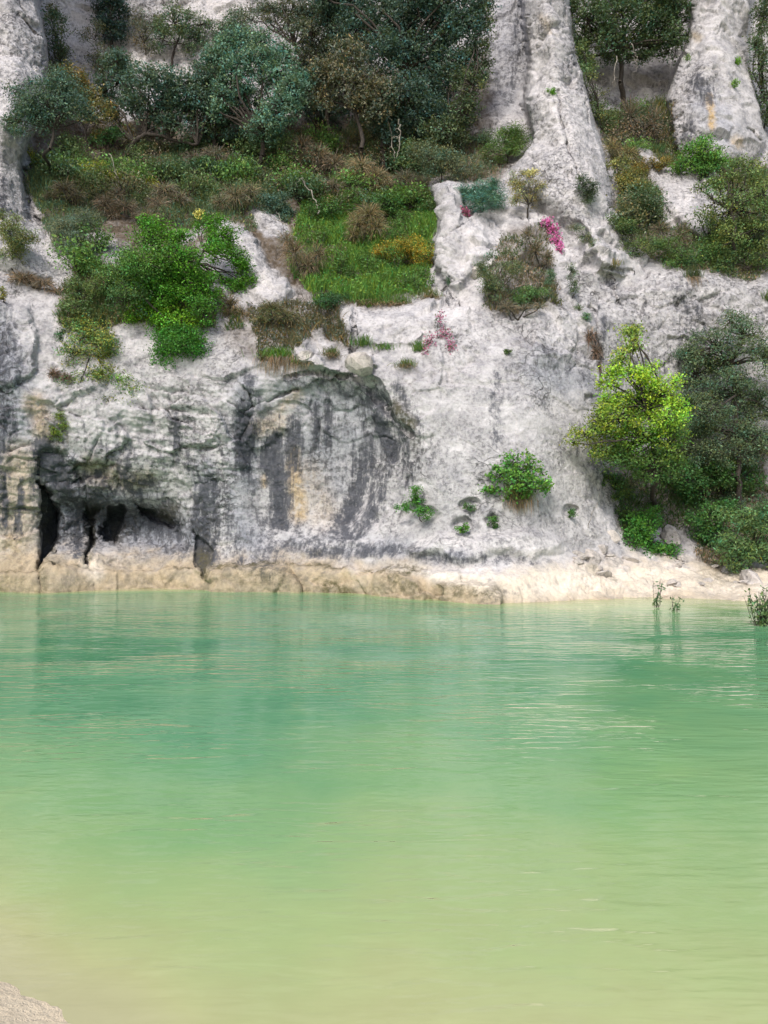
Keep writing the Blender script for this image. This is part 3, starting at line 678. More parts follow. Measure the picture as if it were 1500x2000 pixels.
me = np_mesh('river_bed', np.stack([BX, BY, bz], -1).reshape(-1, 3), Q=q2)
tag(link('river_bed', me, SAND), 'pale sandy river bed rising to a bank at the lower left', kind='structure')

wxs = np.concatenate([np.linspace(-150, -16, 20), np.arange(-15.8, 16, 0.12), np.linspace(16.2, 150, 20)])
wys = np.concatenate([np.linspace(-20, 1, 10), np.arange(1.1, 8, 0.06), np.arange(8.1, 27, 0.12)])
GX, GY = np.meshgrid(wxs, wys)
wd = np.maximum(bed_depth(GX, GY), 0.0)
wd = np.where(np.abs(GX) > 14, np.maximum(wd, 0.5), wd)
i3 = np.arange(GX.size).reshape(GX.shape)
q3 = np.stack([i3[:-1, :-1], i3[:-1, 1:], i3[1:, 1:], i3[1:, :-1]], -1).reshape(-1, 4)
me = np_mesh('river', np.stack([GX, GY, GX * 0], -1).reshape(-1, 3), Q=q3, attrs={'depth': wd.ravel()})
tag(link('river', me, WATER), 'milky turquoise green river water with fine ripples', kind='structure')

# ---------------------------------------------------------------- plants: shape builders
def unit(v): return v / (np.linalg.norm(v, axis=-1, keepdims=True) + 1e-9)

class MB:
    """collects leaves, blades and tubes into one mesh"""
    def __init__(self): self.V = []; self.Q = []; self.T = []; self.C = []; self.n = 0
    def add(self, V, Q=None, T=None, C=None):
        V = np.asarray(V, np.float32).reshape(-1, 3)
        if Q is not None and len(Q): self.Q.append(np.asarray(Q) + self.n)
        if T is not None and len(T): self.T.append(np.asarray(T) + self.n)
        self.V.append(V); self.n += len(V)
        self.C.append(np.broadcast_to(np.asarray(C if C is not None else (0.1, 0.1, 0.1), np.float32), (len(V), 3)))
    def tube(self, pts, rad, sides=5, C=None):
        pts = np.asarray(pts, float); k = len(pts); rad = np.broadcast_to(np.asarray(rad, float), (k,))
        tan_ = unit(np.gradient(pts, axis=0))
        ref = np.where(np.abs(tan_[:, 2:3]) > 0.9, np.array([[1.0, 0, 0]]), np.array([[0, 0, 1.0]]))
        a = unit(np.cross(tan_, ref)); b = np.cross(tan_, a)
        th = np.arange(sides) / sides * 2 * np.pi
        V = pts[:, None] + rad[:, None, None] * (np.cos(th)[None, :, None] * a[:, None] + np.sin(th)[None, :, None] * b[:, None])
        i = np.arange(k - 1)[:, None] * sides; j = np.arange(sides)[None]; j2 = (j + 1) % sides
        Q = np.stack([i + j, i + j2, i + sides + j2, i + sides + j], -1).reshape(-1, 4)
        self.add(V, Q=Q, C=C)
    def leaves(self, cen, size, aspect, C, up=0.5, out=None, droop=0.0):
        """diamond leaves folded along nothing, random aim biased to face up and outwards"""
        n = len(cen)
        nor = rng.normal(size=(n, 3)) * 0.75 + np.array([0, -0.1, up])
        if out is not None: nor = nor + out
        nor = unit(nor)
        ax = unit(np.cross(nor, rng.normal(size=(n, 3)))); ax[:, 2] -= droop; ax = unit(ax)
        sd = unit(np.cross(nor, ax))
        L = (size * rng.uniform(0.65, 1.25, n))[:, None]; W = L * aspect * 0.5
        V = np.stack([cen - ax * L * 0.5, cen + sd * W, cen + ax * L * 0.5, cen - sd * W], 1)
        Q = np.arange(n * 4).reshape(n, 4)
        self.add(V, Q=Q, C=np.repeat(np.asarray(C, np.float32), 4, 0) if np.ndim(C) == 2 else C)
    def blades(self, base, tip, width, C, bend=0.3):
        """grass blades: one kinked strip each, from base to tip, bowed by their own weight"""
        n = len(base); ax = tip - base; L = np.linalg.norm(ax, axis=1, keepdims=True)
        sd = unit(np.cross(ax, rng.normal(size=(n, 3)))) * width * 0.5
        mid = base + ax * 0.55 + np.array([0, 0, 1.0]) * L * bend
        V = np.stack([base - sd, base + sd, mid + sd * 0.8, mid - sd * 0.8, tip], 1)
        o = np.arange(n)[:, None] * 5
        self.add(V, Q=o + np.array([[0, 1, 2, 3]]), T=o + np.array([[3, 2, 4]]), C=np.repeat(np.asarray(C, np.float32), 5, 0))
    def build(self, name, mat, parent=None, smooth=False, origin=None):
        V = np.concatenate(self.V)
        if origin is not None: V = V - np.asarray(origin, np.float32)
        me = np_mesh(name, V, Q=np.concatenate(self.Q) if self.Q else None, T=np.concatenate(self.T) if self.T else None,
                     attrs={'leaf_colour': np.concatenate(self.C)}, smooth=smooth)
        return link(name, me, mat, parent)

def empty(name, loc):
    o = bpy.data.objects.new(name, None); o.location = loc; o.empty_display_size = 0.2
    col.objects.link(o); return o

def vary(base, n, dv=0.28, dh=0.12, clus=None):
    """colour per leaf: lighter and darker, yellower and bluer, by cluster and by leaf"""
    base = np.asarray(base, float)
    k = np.exp(rng.normal(0, dv, n)); hs = rng.normal(0, dh, n)
    if clus is not None:
        nc_ = clus.max() + 1
        k = k * np.exp(rng.normal(0, dv, nc_))[clus]; hs = hs + rng.normal(0, dh, nc_)[clus]
    c = base[None] * k[:, None]
    c[:, 0] *= 1 + hs * 1.5; c[:, 2] *= 1 - hs * 1.2
    return np.clip(c, 0.003, 0.9)

def px2w(px, py, y): return np.array([(px - 750) / F * y, y, CAM_Z - (py - 1000) / F * y])

def curve(a, b, k=6, sag=0.1, jit=0.06):
    a = np.asarray(a, float); b = np.asarray(b, float); L = np.linalg.norm(b - a)
    t = np.linspace(0, 1, k)[:, None]
    bow = rng.normal(size=3) * sag * L; bow[2] = abs(bow[2]) * 0.6
    p = a + (b - a) * t + bow * np.sin(np.pi * t)
    p[1:-1] += rng.normal(size=(k - 2, 3)) * jit * L / k * 2
    return p

def plant(name, label, cat, root, lobes, colour, leaf=0.07, aspect=0.5, dens=1.0, fwd=None, trunk=0.05, clus_r=0.22, depth=0.8, up=0.5,
          dv=0.25, dh=0.10, group=None, twig=True, bark=None, crown='crown', stem='trunk', rooty=None, hubs=None, sparse=0.0, droop=0.0, colours=None):
    """tree or bush: tapered trunk and limbs to every lobe of the crown, twigs, and leaf clusters.
    root and lobes are read off the photograph, at the depth where the plant really stands"""
    R0 = surf(*root); Yr = rooty if rooty else R0[1]
    e = empty(name, R0); tag(e, label, cat, group)
    lv = MB(); wd_ = MB(); sc = Yr / F
    if leaf >= 0.06 and aspect > 0.3: leaf *= 1.2 if Yr > 24 else (0.92 if Yr > 18 else 0.85)
    gk = 1.2 if Yr > 24 else 1.1
    lobes = [(l[0], l[1], l[2] * gk, l[3] * gk) + tuple(l[4:]) for l in lobes]
    mr = np.mean([l[2] + l[3] for l in lobes]) * 0.5 * sc; clus_r = max(0.05, min(clus_r, 0.42 * mr)); small = mr < 0.26
    if small: leaf = min(leaf, 0.05)
    sub = []
    for l in lobes:
        for q in range(0 if small else (3 if l[2] + l[3] > 40 else 2)):
            an = rng.uniform(0, 6.28); kq = rng.uniform(0.32, 0.55)
            sub.append((l[0] + math.cos(an) * l[2] * 0.8, l[1] + math.sin(an) * l[3] * 0.8, l[2] * kq, l[3] * kq))
    if colours and sub: colours = list(colours) + [colours[i_ // (len(sub) // len(lobes))] for i_ in range(len(sub))] if len(sub) % len(lobes) == 0 else list(colours) + [None] * len(sub)
    lobes = [(l[0], l[1], l[2] * 0.88, l[3] * 0.88) + tuple(l[4:]) for l in lobes] + sub
    C3 = []; tot = sum(l[2] * l[3] for l in lobes)
    f_ = fwd if fwd is not None else 0.35
    for l in lobes:
        dy = l[4] if len(l) > 4 else rng.normal(0, 0.25) * (l[2] + l[3]) * sc
        r = np.array([l[2] * sc, (l[2] + l[3]) * 0.5 * sc * depth, l[3] * sc])
        C3.append((px2w(l[0], l[1], Yr - f_ * (l[2] + l[3]) * 0.5 * sc + dy), r))
    cen = np.mean([c for c, _ in C3], 0); low = min(c[2] - 0.3 * r[2] for c, r in C3)
    base = R0 + np.array([0, 0.03, -0.05])
    if hubs is None:
        fork = R0 + (cen - R0) * 0.45
        H = [fork]
        wd_.tube(curve(base, fork, 6, 0.08), np.linspace(trunk, trunk * 0.7, 6), 7)
    else:
        H = [px2w(h[0], h[1], Yr - f_ * 0.5) for h in hubs]; prev = base; rr = trunk
        for h in H:
            wd_.tube(curve(prev, h, 6, 0.05), np.linspace(rr, rr * 0.78, 6), 7); prev = h; rr *= 0.78
    for li, (c, r) in enumerate(C3):
        h = min(H, key=lambda q: np.linalg.norm(q - c))
        ncl = int(max(5, dens * 1.0 * (r[0] * r[2]) / clus_r ** 2 * 5.6 * (1 - sparse)))
        wd_.tube(curve(h, c, 6, 0.12), np.linspace(trunk * 0.42, trunk * 0.16, 6), 5)
        dirs = unit(rng.normal(size=(ncl, 3)) + np.array([0, -0.35, 0.15]))
        rad = rng.uniform(0.15, 1.0, ncl) ** 0.5 * rng.uniform(0.75, 1.12, ncl)
        cc = c + dirs * rad[:, None] * r
        if twig:
            for q in cc[:: max(1, ncl // 26)]:
                wd_.tube(curve(c + (q - c) * rng.uniform(0, 0.25), q, 4, 0.1), np.array([0.2, 0.14, 0.1, 0.05]) * trunk + 0.003, 3)
        npl = max(8, int(0.62 * clus_r ** 2 * 4 / (leaf * leaf * aspect)))
        ci = np.repeat(np.arange(ncl), npl)
        off = rng.normal(size=(ncl * npl, 3)) * clus_r * np.array([0.55, 0.5, 0.36])
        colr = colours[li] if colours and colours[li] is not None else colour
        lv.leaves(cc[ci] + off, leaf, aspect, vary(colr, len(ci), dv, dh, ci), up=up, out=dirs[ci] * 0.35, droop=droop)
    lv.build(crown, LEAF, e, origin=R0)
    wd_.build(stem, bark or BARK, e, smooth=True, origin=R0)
    return e

def tuft(name, label, cat, root, wpx, hpx, colour, n=150, hang=0.0, dry=0.0, width=0.012, spread=1.0, group=None, at=None, bend=0.15):
    """grass or rush clump, one mesh: blades fanning from the root; hang < 0 lets dead blades droop below"""
    R0 = surf(*root) if at is None else at
    sc = R0[1] / F; W = wpx * sc; H = hpx * sc
    m = MB()
    b = R0 + rng.normal(size=(n, 3)) * np.array([W * 0.28, 0.06, 0.03])
    b[:, 1] -= 0.03
    th = rng.normal(0, 0.45, n) * spread
    hh = H * rng.uniform(0.45, 1.1, n)
    t = b + np.stack([np.sin(th) * hh * 0.9, -np.abs(rng.normal(0, 0.3, n)) * hh, np.cos(th) * hh], 1)
    c = vary(colour, n, 0.25, 0.15)
    m.blades(b, t, width, c, bend)
    if hang:
        k = int(n * 0.7); b2 = R0 + rng.normal(size=(k, 3)) * np.array([W * 0.3, 0.05, 0.04]); b2[:, 1] -= 0.05
        t2 = b2 + np.stack([rng.normal(0, 0.12, k) * W, -rng.uniform(0.05, 0.22, k), -abs(hang) * sc * rng.uniform(0.4, 1.1, k)], 1)
        m.blades(b2, t2, width, vary((0.26, 0.19, 0.12), k, 0.25, 0.1), 0.25)
    o = m.build(name, LEAF, origin=R0); o.location = R0
    return tag(o, label, cat, group)

def scrub(name, label, cat, root, lobes, colour, n=900, group=None, thick=0.006, droop=0.5, leaf=None, leafc=None, fwd=0.3, leafn=600):
    """tangled dry shrub: stems and a mass of thin arching twigs, few leaves"""
    R0 = surf(*root); sc = R0[1] / F; e = empty(name, R0); tag(e, label, cat, group)
    m = MB(); st = MB(); lf = MB()
    area = sum(l[2] * l[3] for l in lobes)
    for l in lobes:
        c = px2w(l[0], l[1], R0[1] - fwd * (l[2] + l[3]) * 0.5 * sc); r = np.array([l[2], (l[2] + l[3]) * 0.4, l[3]]) * sc
        st.tube(curve(R0, c, 6, 0.12), np.linspace(0.025, 0.010, 6), 5)
        k = max(20, int(n * l[2] * l[3] / area))
        d_ = unit(rng.normal(size=(k, 3)) + np.array([0, -0.3, 0.2]))
        a = c + d_ * r * rng.uniform(0.0, 0.7, (k, 1)); b = c + d_ * r * rng.uniform(0.75, 1.15, (k, 1)) + rng.normal(size=(k, 3)) * 0.07
        b[:, 2] -= droop * r[2] * rng.uniform(0, 0.6, k)
        m.blades(a, b, thick * 2, vary(colour, k, 0.3, 0.10), 0.22)
        for q in range(0, k, 14): st.tube(curve(c + (a[q] - c) * 0.2, b[q], 5, 0.15), np.linspace(0.010, 0.003, 5), 3)
        if leaf:
            kk = max(10, int(leafn * l[2] * l[3] / area))
            d2 = unit(rng.normal(size=(kk, 3)) + np.array([0, -0.3, 0.2]))
            lf.leaves(c + d2 * r * rng.uniform(0.3, 1.05, (kk, 1)), leaf, 0.45, vary(leafc, kk, 0.25, 0.15))
    m.build('twigs', LEAF, e, origin=R0); st.build('stem', BARK, e, smooth=True, origin=R0)
    if leaf: lf.build('foliage', LEAF, e, origin=R0)
    return e

def flowers(name, label, root, blobs, petal, green, nfl=260, group=None, psize=0.035, trail=True):
    """mat of blossom over stems and leaves"""
    R0 = surf(*root); sc = R0[1] / F; e = empty(name, R0); tag(e, label, 'flowers', group)
    fl = MB(); gr = MB(); st = MB()
    tot = sum(b[2] * b[3] for b in blobs)
    for b in blobs:
        k = max(12, int(nfl * b[2] * b[3] / tot)); s0 = surf(b[0], b[1]); r = np.array([b[2] * sc, 0.10, b[3] * sc])
        c = np.array([s0[0], min(s0[1], R0[1] + 0.25) - 0.12, s0[2]])
        heads = c + np.clip(rng.normal(size=(k, 3)) * 0.5, -1, 1) * r
        for q in range(3): fl.leaves(heads + rng.normal(size=heads.shape) * psize * 0.5, psize * 1.5, 0.8, vary(petal, k, 0.18, 0.05), up=0.6, out=np.array([0, -0.8, 0]))
        g = c + np.clip(rng.normal(size=(k * 2, 3)) * 0.6, -1.1, 1.1) * r + np.array([0, 0.06, -0.02])
        gr.leaves(g, 0.06, 0.4, vary(green, len(g), 0.25, 0.1))
        st.tube(curve(R0, c + np.array([0, 0.1, -0.05]), 5, 0.08), np.linspace(0.008, 0.006, 5), 4)
        for q in heads[::9]: st.tube(curve(c + np.array([0, 0.1, -0.05]), q, 4, 0.1), [0.006, 0.005, 0.004, 0.003], 3)
    fl.build('blossom', LEAF, e, origin=R0); gr.build('foliage', LEAF, e, origin=R0); st.build('stem', BARK, e, smooth=True, origin=R0)
    return e

def dead_branch(name, label, pts, y, r0, seed_tw=8, group=None, spread=0.35):
    W_ = np.array([px2w(p[0], p[1], y) for p in pts]); R0 = W_[0]
    m = MB(); t = np.linspace(0, 1, 14); ti = np.linspace(0, 1, len(W_))
    path = np.stack([np.interp(t, ti, W_[:, k]) for k in range(3)], 1) + rng.normal(size=(14, 3)) * 0.03
    m.tube(path, np.linspace(r0, r0 * 0.35, 14), 6, (0.4, 0.37, 0.33))
    for q in range(seed_tw):
        i = rng.integers(3, 14); d_ = rng.normal(size=3); d_[2] -= 0.8; d_ = d_ / np.linalg.norm(d_)
        m.tube(curve(path[i], path[i] + d_ * spread * rng.uniform(0.5, 1.2), 6, 0.25, 0.2), np.linspace(r0 * 0.45, 0.004, 6), 4, (0.4, 0.37, 0.33))
    o = m.build(name, DEADWOOD, smooth=True, origin=R0); o.location = R0
    return tag(o, label, 'branch', group)

# ---------------------------------------------------------------- plants of this cliff
HOLM = (0.062, 0.115, 0.092); HOLM2 = (0.085, 0.15, 0.11); TEALOAK = (0.125, 0.235, 0.165); BROAK = (0.15, 0.155, 0.105)
VIVID = (0.078, 0.235, 0.018); OLIVE = (0.19, 0.25, 0.065); LIME = (0.30, 0.44, 0.03); GREYG = (0.17, 0.22, 0.15); HERB = (0.075, 0.18, 0.03)
DRY = (0.27, 0.215, 0.16); HAY = (0.36, 0.29, 0.18); DEEP = (0.045, 0.125, 0.025); TEAL = (0.11, 0.26, 0.20)
T_GROUP = 'evergreen oaks in the upper gully'

# upper left and centre gully
plant('oak_tree', 'small dark oak on two thin black stems in front of the left buttress', 'tree', (100, 338),
      [(60, 195, 42, 32), (110, 195, 46, 40), (38, 238, 28, 24), (80, 235, 36, 22), (150, 215, 30, 30), (118, 160, 26, 26)], HOLM2, 0.075, 0.5, 0.9, trunk=0.06, hubs=[(98, 290), (104, 250)], group=T_GROUP, rooty=22.4)
plant('oak_tree', 'ochre-tinged young oak right of the small two-stemmed oak', 'tree', (172, 300),
      [(140, 150, 34, 26), (160, 180, 26, 30), (185, 225, 30, 30)], (0.195, 0.169, 0.0585), 0.07, 0.5, 0.75, trunk=0.05, group=T_GROUP)
plant('oak_tree', 'broad oak with a crooked black limb arching under its crown', 'tree', (245, 310),
      [(235, 160, 44, 40), (290, 165, 50, 44), (345, 175, 48, 44), (300, 222, 50, 32), (205, 185, 32, 34), (385, 200, 36, 40), (340, 245, 34, 22), (400, 165, 30, 34)], HOLM2, 0.08, 0.5, 1.0, trunk=0.12,
      hubs=[(262, 278), (285, 262), (330, 272), (385, 282)], group=T_GROUP)
plant('oak_tree', 'full grey-green oak standing centre left on dark forked trunks', 'tree', (515, 345),
      [(500, 92, 50, 38), (462, 150, 42, 46), (535, 150, 46, 50), (480, 212, 46, 38), (550, 212, 40, 38), (440, 105, 30, 34), (512, 250, 42, 24), (570, 180, 28, 36), (430, 195, 28, 30)], TEALOAK, 0.08, 0.5, 1.15, trunk=0.11,
      hubs=[(512, 305), (508, 270)], group=T_GROUP)
plant('oak_tree', 'thin see-through oak with bare grey branches fanning out at the top', 'tree', (650, 290),
      [(560, 38, 44, 32), (612, 70, 46, 36), (515, 22, 36, 26), (590, 112, 34, 24), (640, 30, 30, 30)], (0.0975, 0.117, 0.078), 0.075, 0.45, 0.85, trunk=0.09, hubs=[(640, 200), (610, 140), (575, 90)], sparse=0.3, group=T_GROUP)
plant('oak_tree', 'largest darkest oak mass filling the top centre', 'tree', (750, 345),
      [(690, 50, 52, 46), (760, 40, 56, 46), (840, 28, 56, 42), (905, 60, 46, 46), (820, 98, 56, 46), (745, 108, 54, 42), (890, 130, 42, 42), (850, 170, 48, 38), (790, 185, 48, 44), (830, 228, 48, 36), (765, 245, 40, 30), (690, 0, 60, 36), (800, -10, 70, 30), (890, -5, 60, 36)],
      HOLM, 0.085, 0.5, 1.4, trunk=0.14, hubs=[(748, 290), (755, 220), (790, 140)], group=T_GROUP)
plant('oak_tree', 'brownish olive oak crown hanging in front of the darkest oak', 'tree', (712, 345),
      [(640, 142, 40, 32), (692, 158, 46, 42), (752, 182, 38, 34), (682, 108, 34, 30), (735, 222, 36, 28), (630, 195, 26, 20)], BROAK, 0.085, 0.5, 1.2, fwd=1.6, trunk=0.1, hubs=[(706, 290), (694, 220)], group=T_GROUP)
plant('oak_tree', 'drooping oak at the foot of the bare grey rock, left of the tall pillar', 'tree', (868, 330),
      [(905, 215, 36, 30), (918, 165, 30, 34), (868, 255, 40, 28), (925, 110, 26, 34), (940, 55, 24, 36), (840, 285, 30, 22)], (0.078, 0.117, 0.0585), 0.08, 0.5, 0.85, trunk=0.09, hubs=[(874, 290), (895, 240)], group=T_GROUP)
plant('oak_tree', 'dark blue-green oak filling the gap behind the see-through oak', 'tree', (620, 290),
      [(600, 150, 40, 34), (645, 100, 40, 40), (590, 210, 34, 30), (640, 230, 34, 26), (655, 50, 34, 34), (605, 30, 34, 24)], (0.06, 0.105, 0.088), 0.085, 0.5, 1.1, fwd=-0.6, trunk=0.09, hubs=[(618, 250), (622, 190)], group=T_GROUP)
plant('oak_tree', 'grey-green oak between the broad oak and the centre-left oak', 'tree', (420, 320),
      [(410, 130, 34, 30), (418, 190, 34, 34), (405, 245, 30, 24), (445, 240, 26, 24)], (0.085, 0.145, 0.11), 0.08, 0.5, 1.0, fwd=-0.4, trunk=0.08, hubs=[(418, 270)], group=T_GROUP)
plant('oak_tree', 'slender pale-leaved tree on a leaning black stem before white rock', 'tree', (330, 130),
      [(340, 45, 34, 34), (375, 75, 28, 22), (392, 48, 24, 22), (318, 75, 24, 24)], (0.117, 0.182, 0.0975), 0.075, 0.45, 0.75, trunk=0.06, hubs=[(345, 85), (362, 52)], group=T_GROUP)
plant('oak_tree', 'blue-black tree in the shaded notch at the top left', 'tree', (218, 110), [(215, 20, 24, 36), (222, 60, 20, 22), (212, -20, 26, 30)], (0.0286, 0.065, 0.0585), 0.08, 0.5, 1.2, trunk=0.06, group=T_GROUP)  # shade of the notch put into the dark leaf colour
plant('bush', 'grey-green bush hugging the buttress edge below the dark notch', 'bush', (112, 170), [(108, 70, 22, 36), (118, 120, 24, 26), (100, 40, 14, 20)], (0.0975, 0.143, 0.078), 0.07, 0.5, 0.8, trunk=0.04)
plant('bush', 'loose twiggy bush between the notch and the white rock', 'bush', (195, 150), [(185, 78, 26, 34), (212, 112, 24, 26), (230, 130, 24, 22)], (0.143, 0.163, 0.104), 0.065, 0.45, 0.4, trunk=0.04, sparse=0.4)
plant('bush', 'sparse olive bush at the top edge against layered white rock', 'bush', (285, 105), [(290, 35, 30, 26), (262, 50, 20, 30), (282, 78, 16, 26)], (0.156, 0.156, 0.111), 0.06, 0.45, 0.35, trunk=0.035, sparse=0.5)
plant('bush', 'small green shrub on pale rock right of the slender tree', 'bush', (440, 80), [(437, 62, 18, 18), (425, 90, 18, 18), (470, 40, 26, 30)], (0.104, 0.163, 0.104), 0.065, 0.5, 0.8, trunk=0.03)
# right gully
plant('oak_tree', 'dark overhanging oak trailing dead twigs between the two pillars', 'tree', (1215, 215),
      [(1150, 40, 44, 44), (1215, 28, 48, 44), (1285, 36, 46, 40), (1200, 88, 36, 30), (1268, 92, 42, 26), (1318, 75, 26, 34), (1140, 95, 24, 34), (1230, -20, 80, 30), (1320, 20, 30, 30)], (0.065, 0.111, 0.052), 0.085, 0.5, 1.0, fwd=1.0, trunk=0.12, hubs=[(1212, 160), (1205, 100)], group=T_GROUP)
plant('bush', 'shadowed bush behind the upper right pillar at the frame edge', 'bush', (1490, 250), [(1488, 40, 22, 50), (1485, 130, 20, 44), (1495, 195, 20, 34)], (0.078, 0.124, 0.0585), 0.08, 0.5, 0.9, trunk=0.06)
plant('bush', 'climbing greenery along the right edge of the tall pillar', 'bush', (1175, 260), [(1150, 150, 14, 34), (1162, 200, 18, 30), (1185, 240, 22, 24), (1140, 110, 12, 24)], (0.104, 0.156, 0.0585), 0.07, 0.5, 0.65, trunk=0.04)
plant('bush', 'rounded leafy bush in front of the foot of the stained pillar', 'bush', (1385, 345), [(1372, 300, 32, 24), (1395, 318, 28, 20), (1345, 320, 24, 18)], (0.111, 0.26, 0.0455), 0.07, 0.5, 1.1, trunk=0.05, fwd=1.0)
plant('tree', 'open straggly tree with yellow-green leaves on the right terrace', 'tree', (1435, 520),
      [(1420, 345, 36, 28), (1462, 335, 36, 32), (1395, 398, 34, 32), (1450, 405, 42, 38), (1490, 380, 28, 40), (1425, 455, 36, 26), (1482, 455, 34, 34), (1380, 355, 24, 18), (1400, 490, 26, 18)], (0.156, 0.221, 0.065), 0.07, 0.5, 0.5, fwd=1.0, trunk=0.07, hubs=[(1432, 470), (1428, 410)], sparse=0.1)
plant('bush', 'deep green low bush on the terrace rim below the straggly tree', 'bush', (1355, 525), [(1330, 500, 38, 24), (1375, 510, 34, 26), (1300, 488, 28, 20)], (0.0975, 0.189, 0.052), 0.065, 0.5, 0.6, trunk=0.035)
plant('bush', 'bushy dark evergreen at the right end of the terrace rim', 'bush', (1470, 535), [(1450, 505, 36, 24), (1492, 500, 28, 26), (1420, 515, 24, 18)], (0.111, 0.176, 0.0585), 0.07, 0.5, 0.6, trunk=0.035)
plant('bush', 'dark wispy shrub in the middle of the right terrace', 'bush', (1250, 440), [(1248, 395, 30, 34), (1270, 415, 28, 22), (1228, 420, 22, 24)], (0.078, 0.124, 0.0585), 0.09, 0.22, 0.75, trunk=0.03, up=1.0)
plant('bush', 'yellow-green shrub at the foot of the right gully', 'bush', (1215, 380), [(1205, 330, 24, 26), (1222, 360, 26, 24), (1235, 345, 18, 16)], (0.221, 0.221, 0.065), 0.06, 0.45, 0.6, trunk=0.03)
plant('bush', 'dark tussock shrub growing in the cleft of the tall pillar', 'bush', (1145, 395), [(1142, 362, 18, 22), (1152, 382, 16, 16)], (0.0715, 0.117, 0.065), 0.09, 0.2, 1.0, trunk=0.025, up=1.2)
plant('bush', 'green scrub lining the rim right of the rounded rock shoulder', 'bush', (1240, 490), [(1222, 460, 26, 24), (1255, 478, 28, 22), (1200, 430, 20, 18)], (0.0975, 0.156, 0.052), 0.06, 0.5, 0.8, trunk=0.03)
plant('bush', 'rusty orange-green low shrub above the white rock of the right terrace', 'bush', (1275, 330), [(1270, 318, 24, 10), (1245, 332, 14, 16), (1300, 322, 20, 10)], (0.247, 0.195, 0.052), 0.055, 0.45, 0.7, trunk=0.02)
# lower right
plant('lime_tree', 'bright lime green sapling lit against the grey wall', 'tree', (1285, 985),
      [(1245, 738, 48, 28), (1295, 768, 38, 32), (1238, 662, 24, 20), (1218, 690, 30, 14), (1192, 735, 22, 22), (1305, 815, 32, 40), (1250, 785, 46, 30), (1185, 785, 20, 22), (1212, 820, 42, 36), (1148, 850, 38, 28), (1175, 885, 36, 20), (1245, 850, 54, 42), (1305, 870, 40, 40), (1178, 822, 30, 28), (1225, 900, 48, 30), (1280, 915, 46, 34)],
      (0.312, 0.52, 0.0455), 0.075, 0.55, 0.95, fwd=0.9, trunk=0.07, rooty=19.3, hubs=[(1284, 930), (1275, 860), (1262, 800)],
      colours=[None, None, (0.286, 0.39, 0.078), (0.312, 0.416, 0.078), None, None, (0.234, 0.403, 0.039), None, (0.221, 0.325, 0.039), (0.208, 0.286, 0.0455), (0.156, 0.234, 0.039), (0.13, 0.247, 0.0325), (0.13, 0.234, 0.039), (0.195, 0.247, 0.039), (0.078, 0.156, 0.0325), (0.065, 0.143, 0.0325)])  # lower lobes darker green: shade painted into the leaf colour
plant('oak_tree', 'dark sparse oak right of the lime green sapling', 'tree', (1440, 1010),
      [(1395, 678, 44, 38), (1448, 655, 40, 40), (1490, 700, 34, 46), (1362, 732, 36, 36), (1430, 745, 46, 38), (1482, 785, 38, 42), (1385, 800, 46, 40), (1445, 830, 42, 36), (1345, 850, 36, 34), (1395, 880, 46, 34), (1480, 870, 36, 36), (1345, 690, 22, 26), (1340, 790, 26, 26)],
      (0.111, 0.169, 0.091), 0.065, 0.5, 1.0, fwd=0.6, trunk=0.09, hubs=[(1440, 930), (1438, 850), (1436, 770), (1425, 710)], sparse=0.12)
plant('bush', 'deep green shrub mass under the dark sparse oak', 'bush', (1385, 985), [(1340, 930, 46, 36), (1400, 930, 48, 34), (1450, 935, 40, 32), (1330, 970, 34, 24), (1290, 895, 34, 30), (1250, 905, 30, 26)], (0.052, 0.13, 0.0325), 0.075, 0.55, 1.0, trunk=0.05)
plant('bush', 'small bush under the left side of the lime green sapling', 'bush', (1205, 985), [(1190, 935, 28, 18), (1215, 958, 28, 18), (1180, 992, 18, 14), (1215, 1002, 22, 12)], (0.078, 0.156, 0.039), 0.07, 0.55, 0.9, trunk=0.03)
plant('bush', 'glossy green bush spilling down the scree towards the shore', 'bush', (1255, 1060), [(1245, 1025, 34, 24), (1240, 1055, 26, 20), (1275, 1068, 28, 18), (1305, 1080, 26, 16), (1265, 1005, 24, 14)], (0.0715, 0.221, 0.0325), 0.075, 0.55, 1.15, trunk=0.035, fwd=0.8)
plant('bush', 'leafy dark bush between the scree and the grey-green shore shrub', 'bush', (1395, 1062), [(1385, 1010, 32, 28), (1390, 1042, 32, 22), (1365, 1025, 20, 20), (1420, 1000, 26, 22)], (0.065, 0.169, 0.039), 0.08, 0.55, 1.05, trunk=0.04, fwd=0.8)
plant('bush', 'large grey-green willow-leaved shrub on the shore at the right edge', 'bush', (1460, 1112),
      [(1450, 1010, 40, 26), (1490, 1020, 36, 34), (1435, 1060, 36, 28), (1480, 1070, 42, 36), (1440, 1095, 32, 18), (1510, 1090, 36, 28)], (0.111, 0.202, 0.0715), 0.10, 0.25, 1.0, fwd=0.7, trunk=0.04)
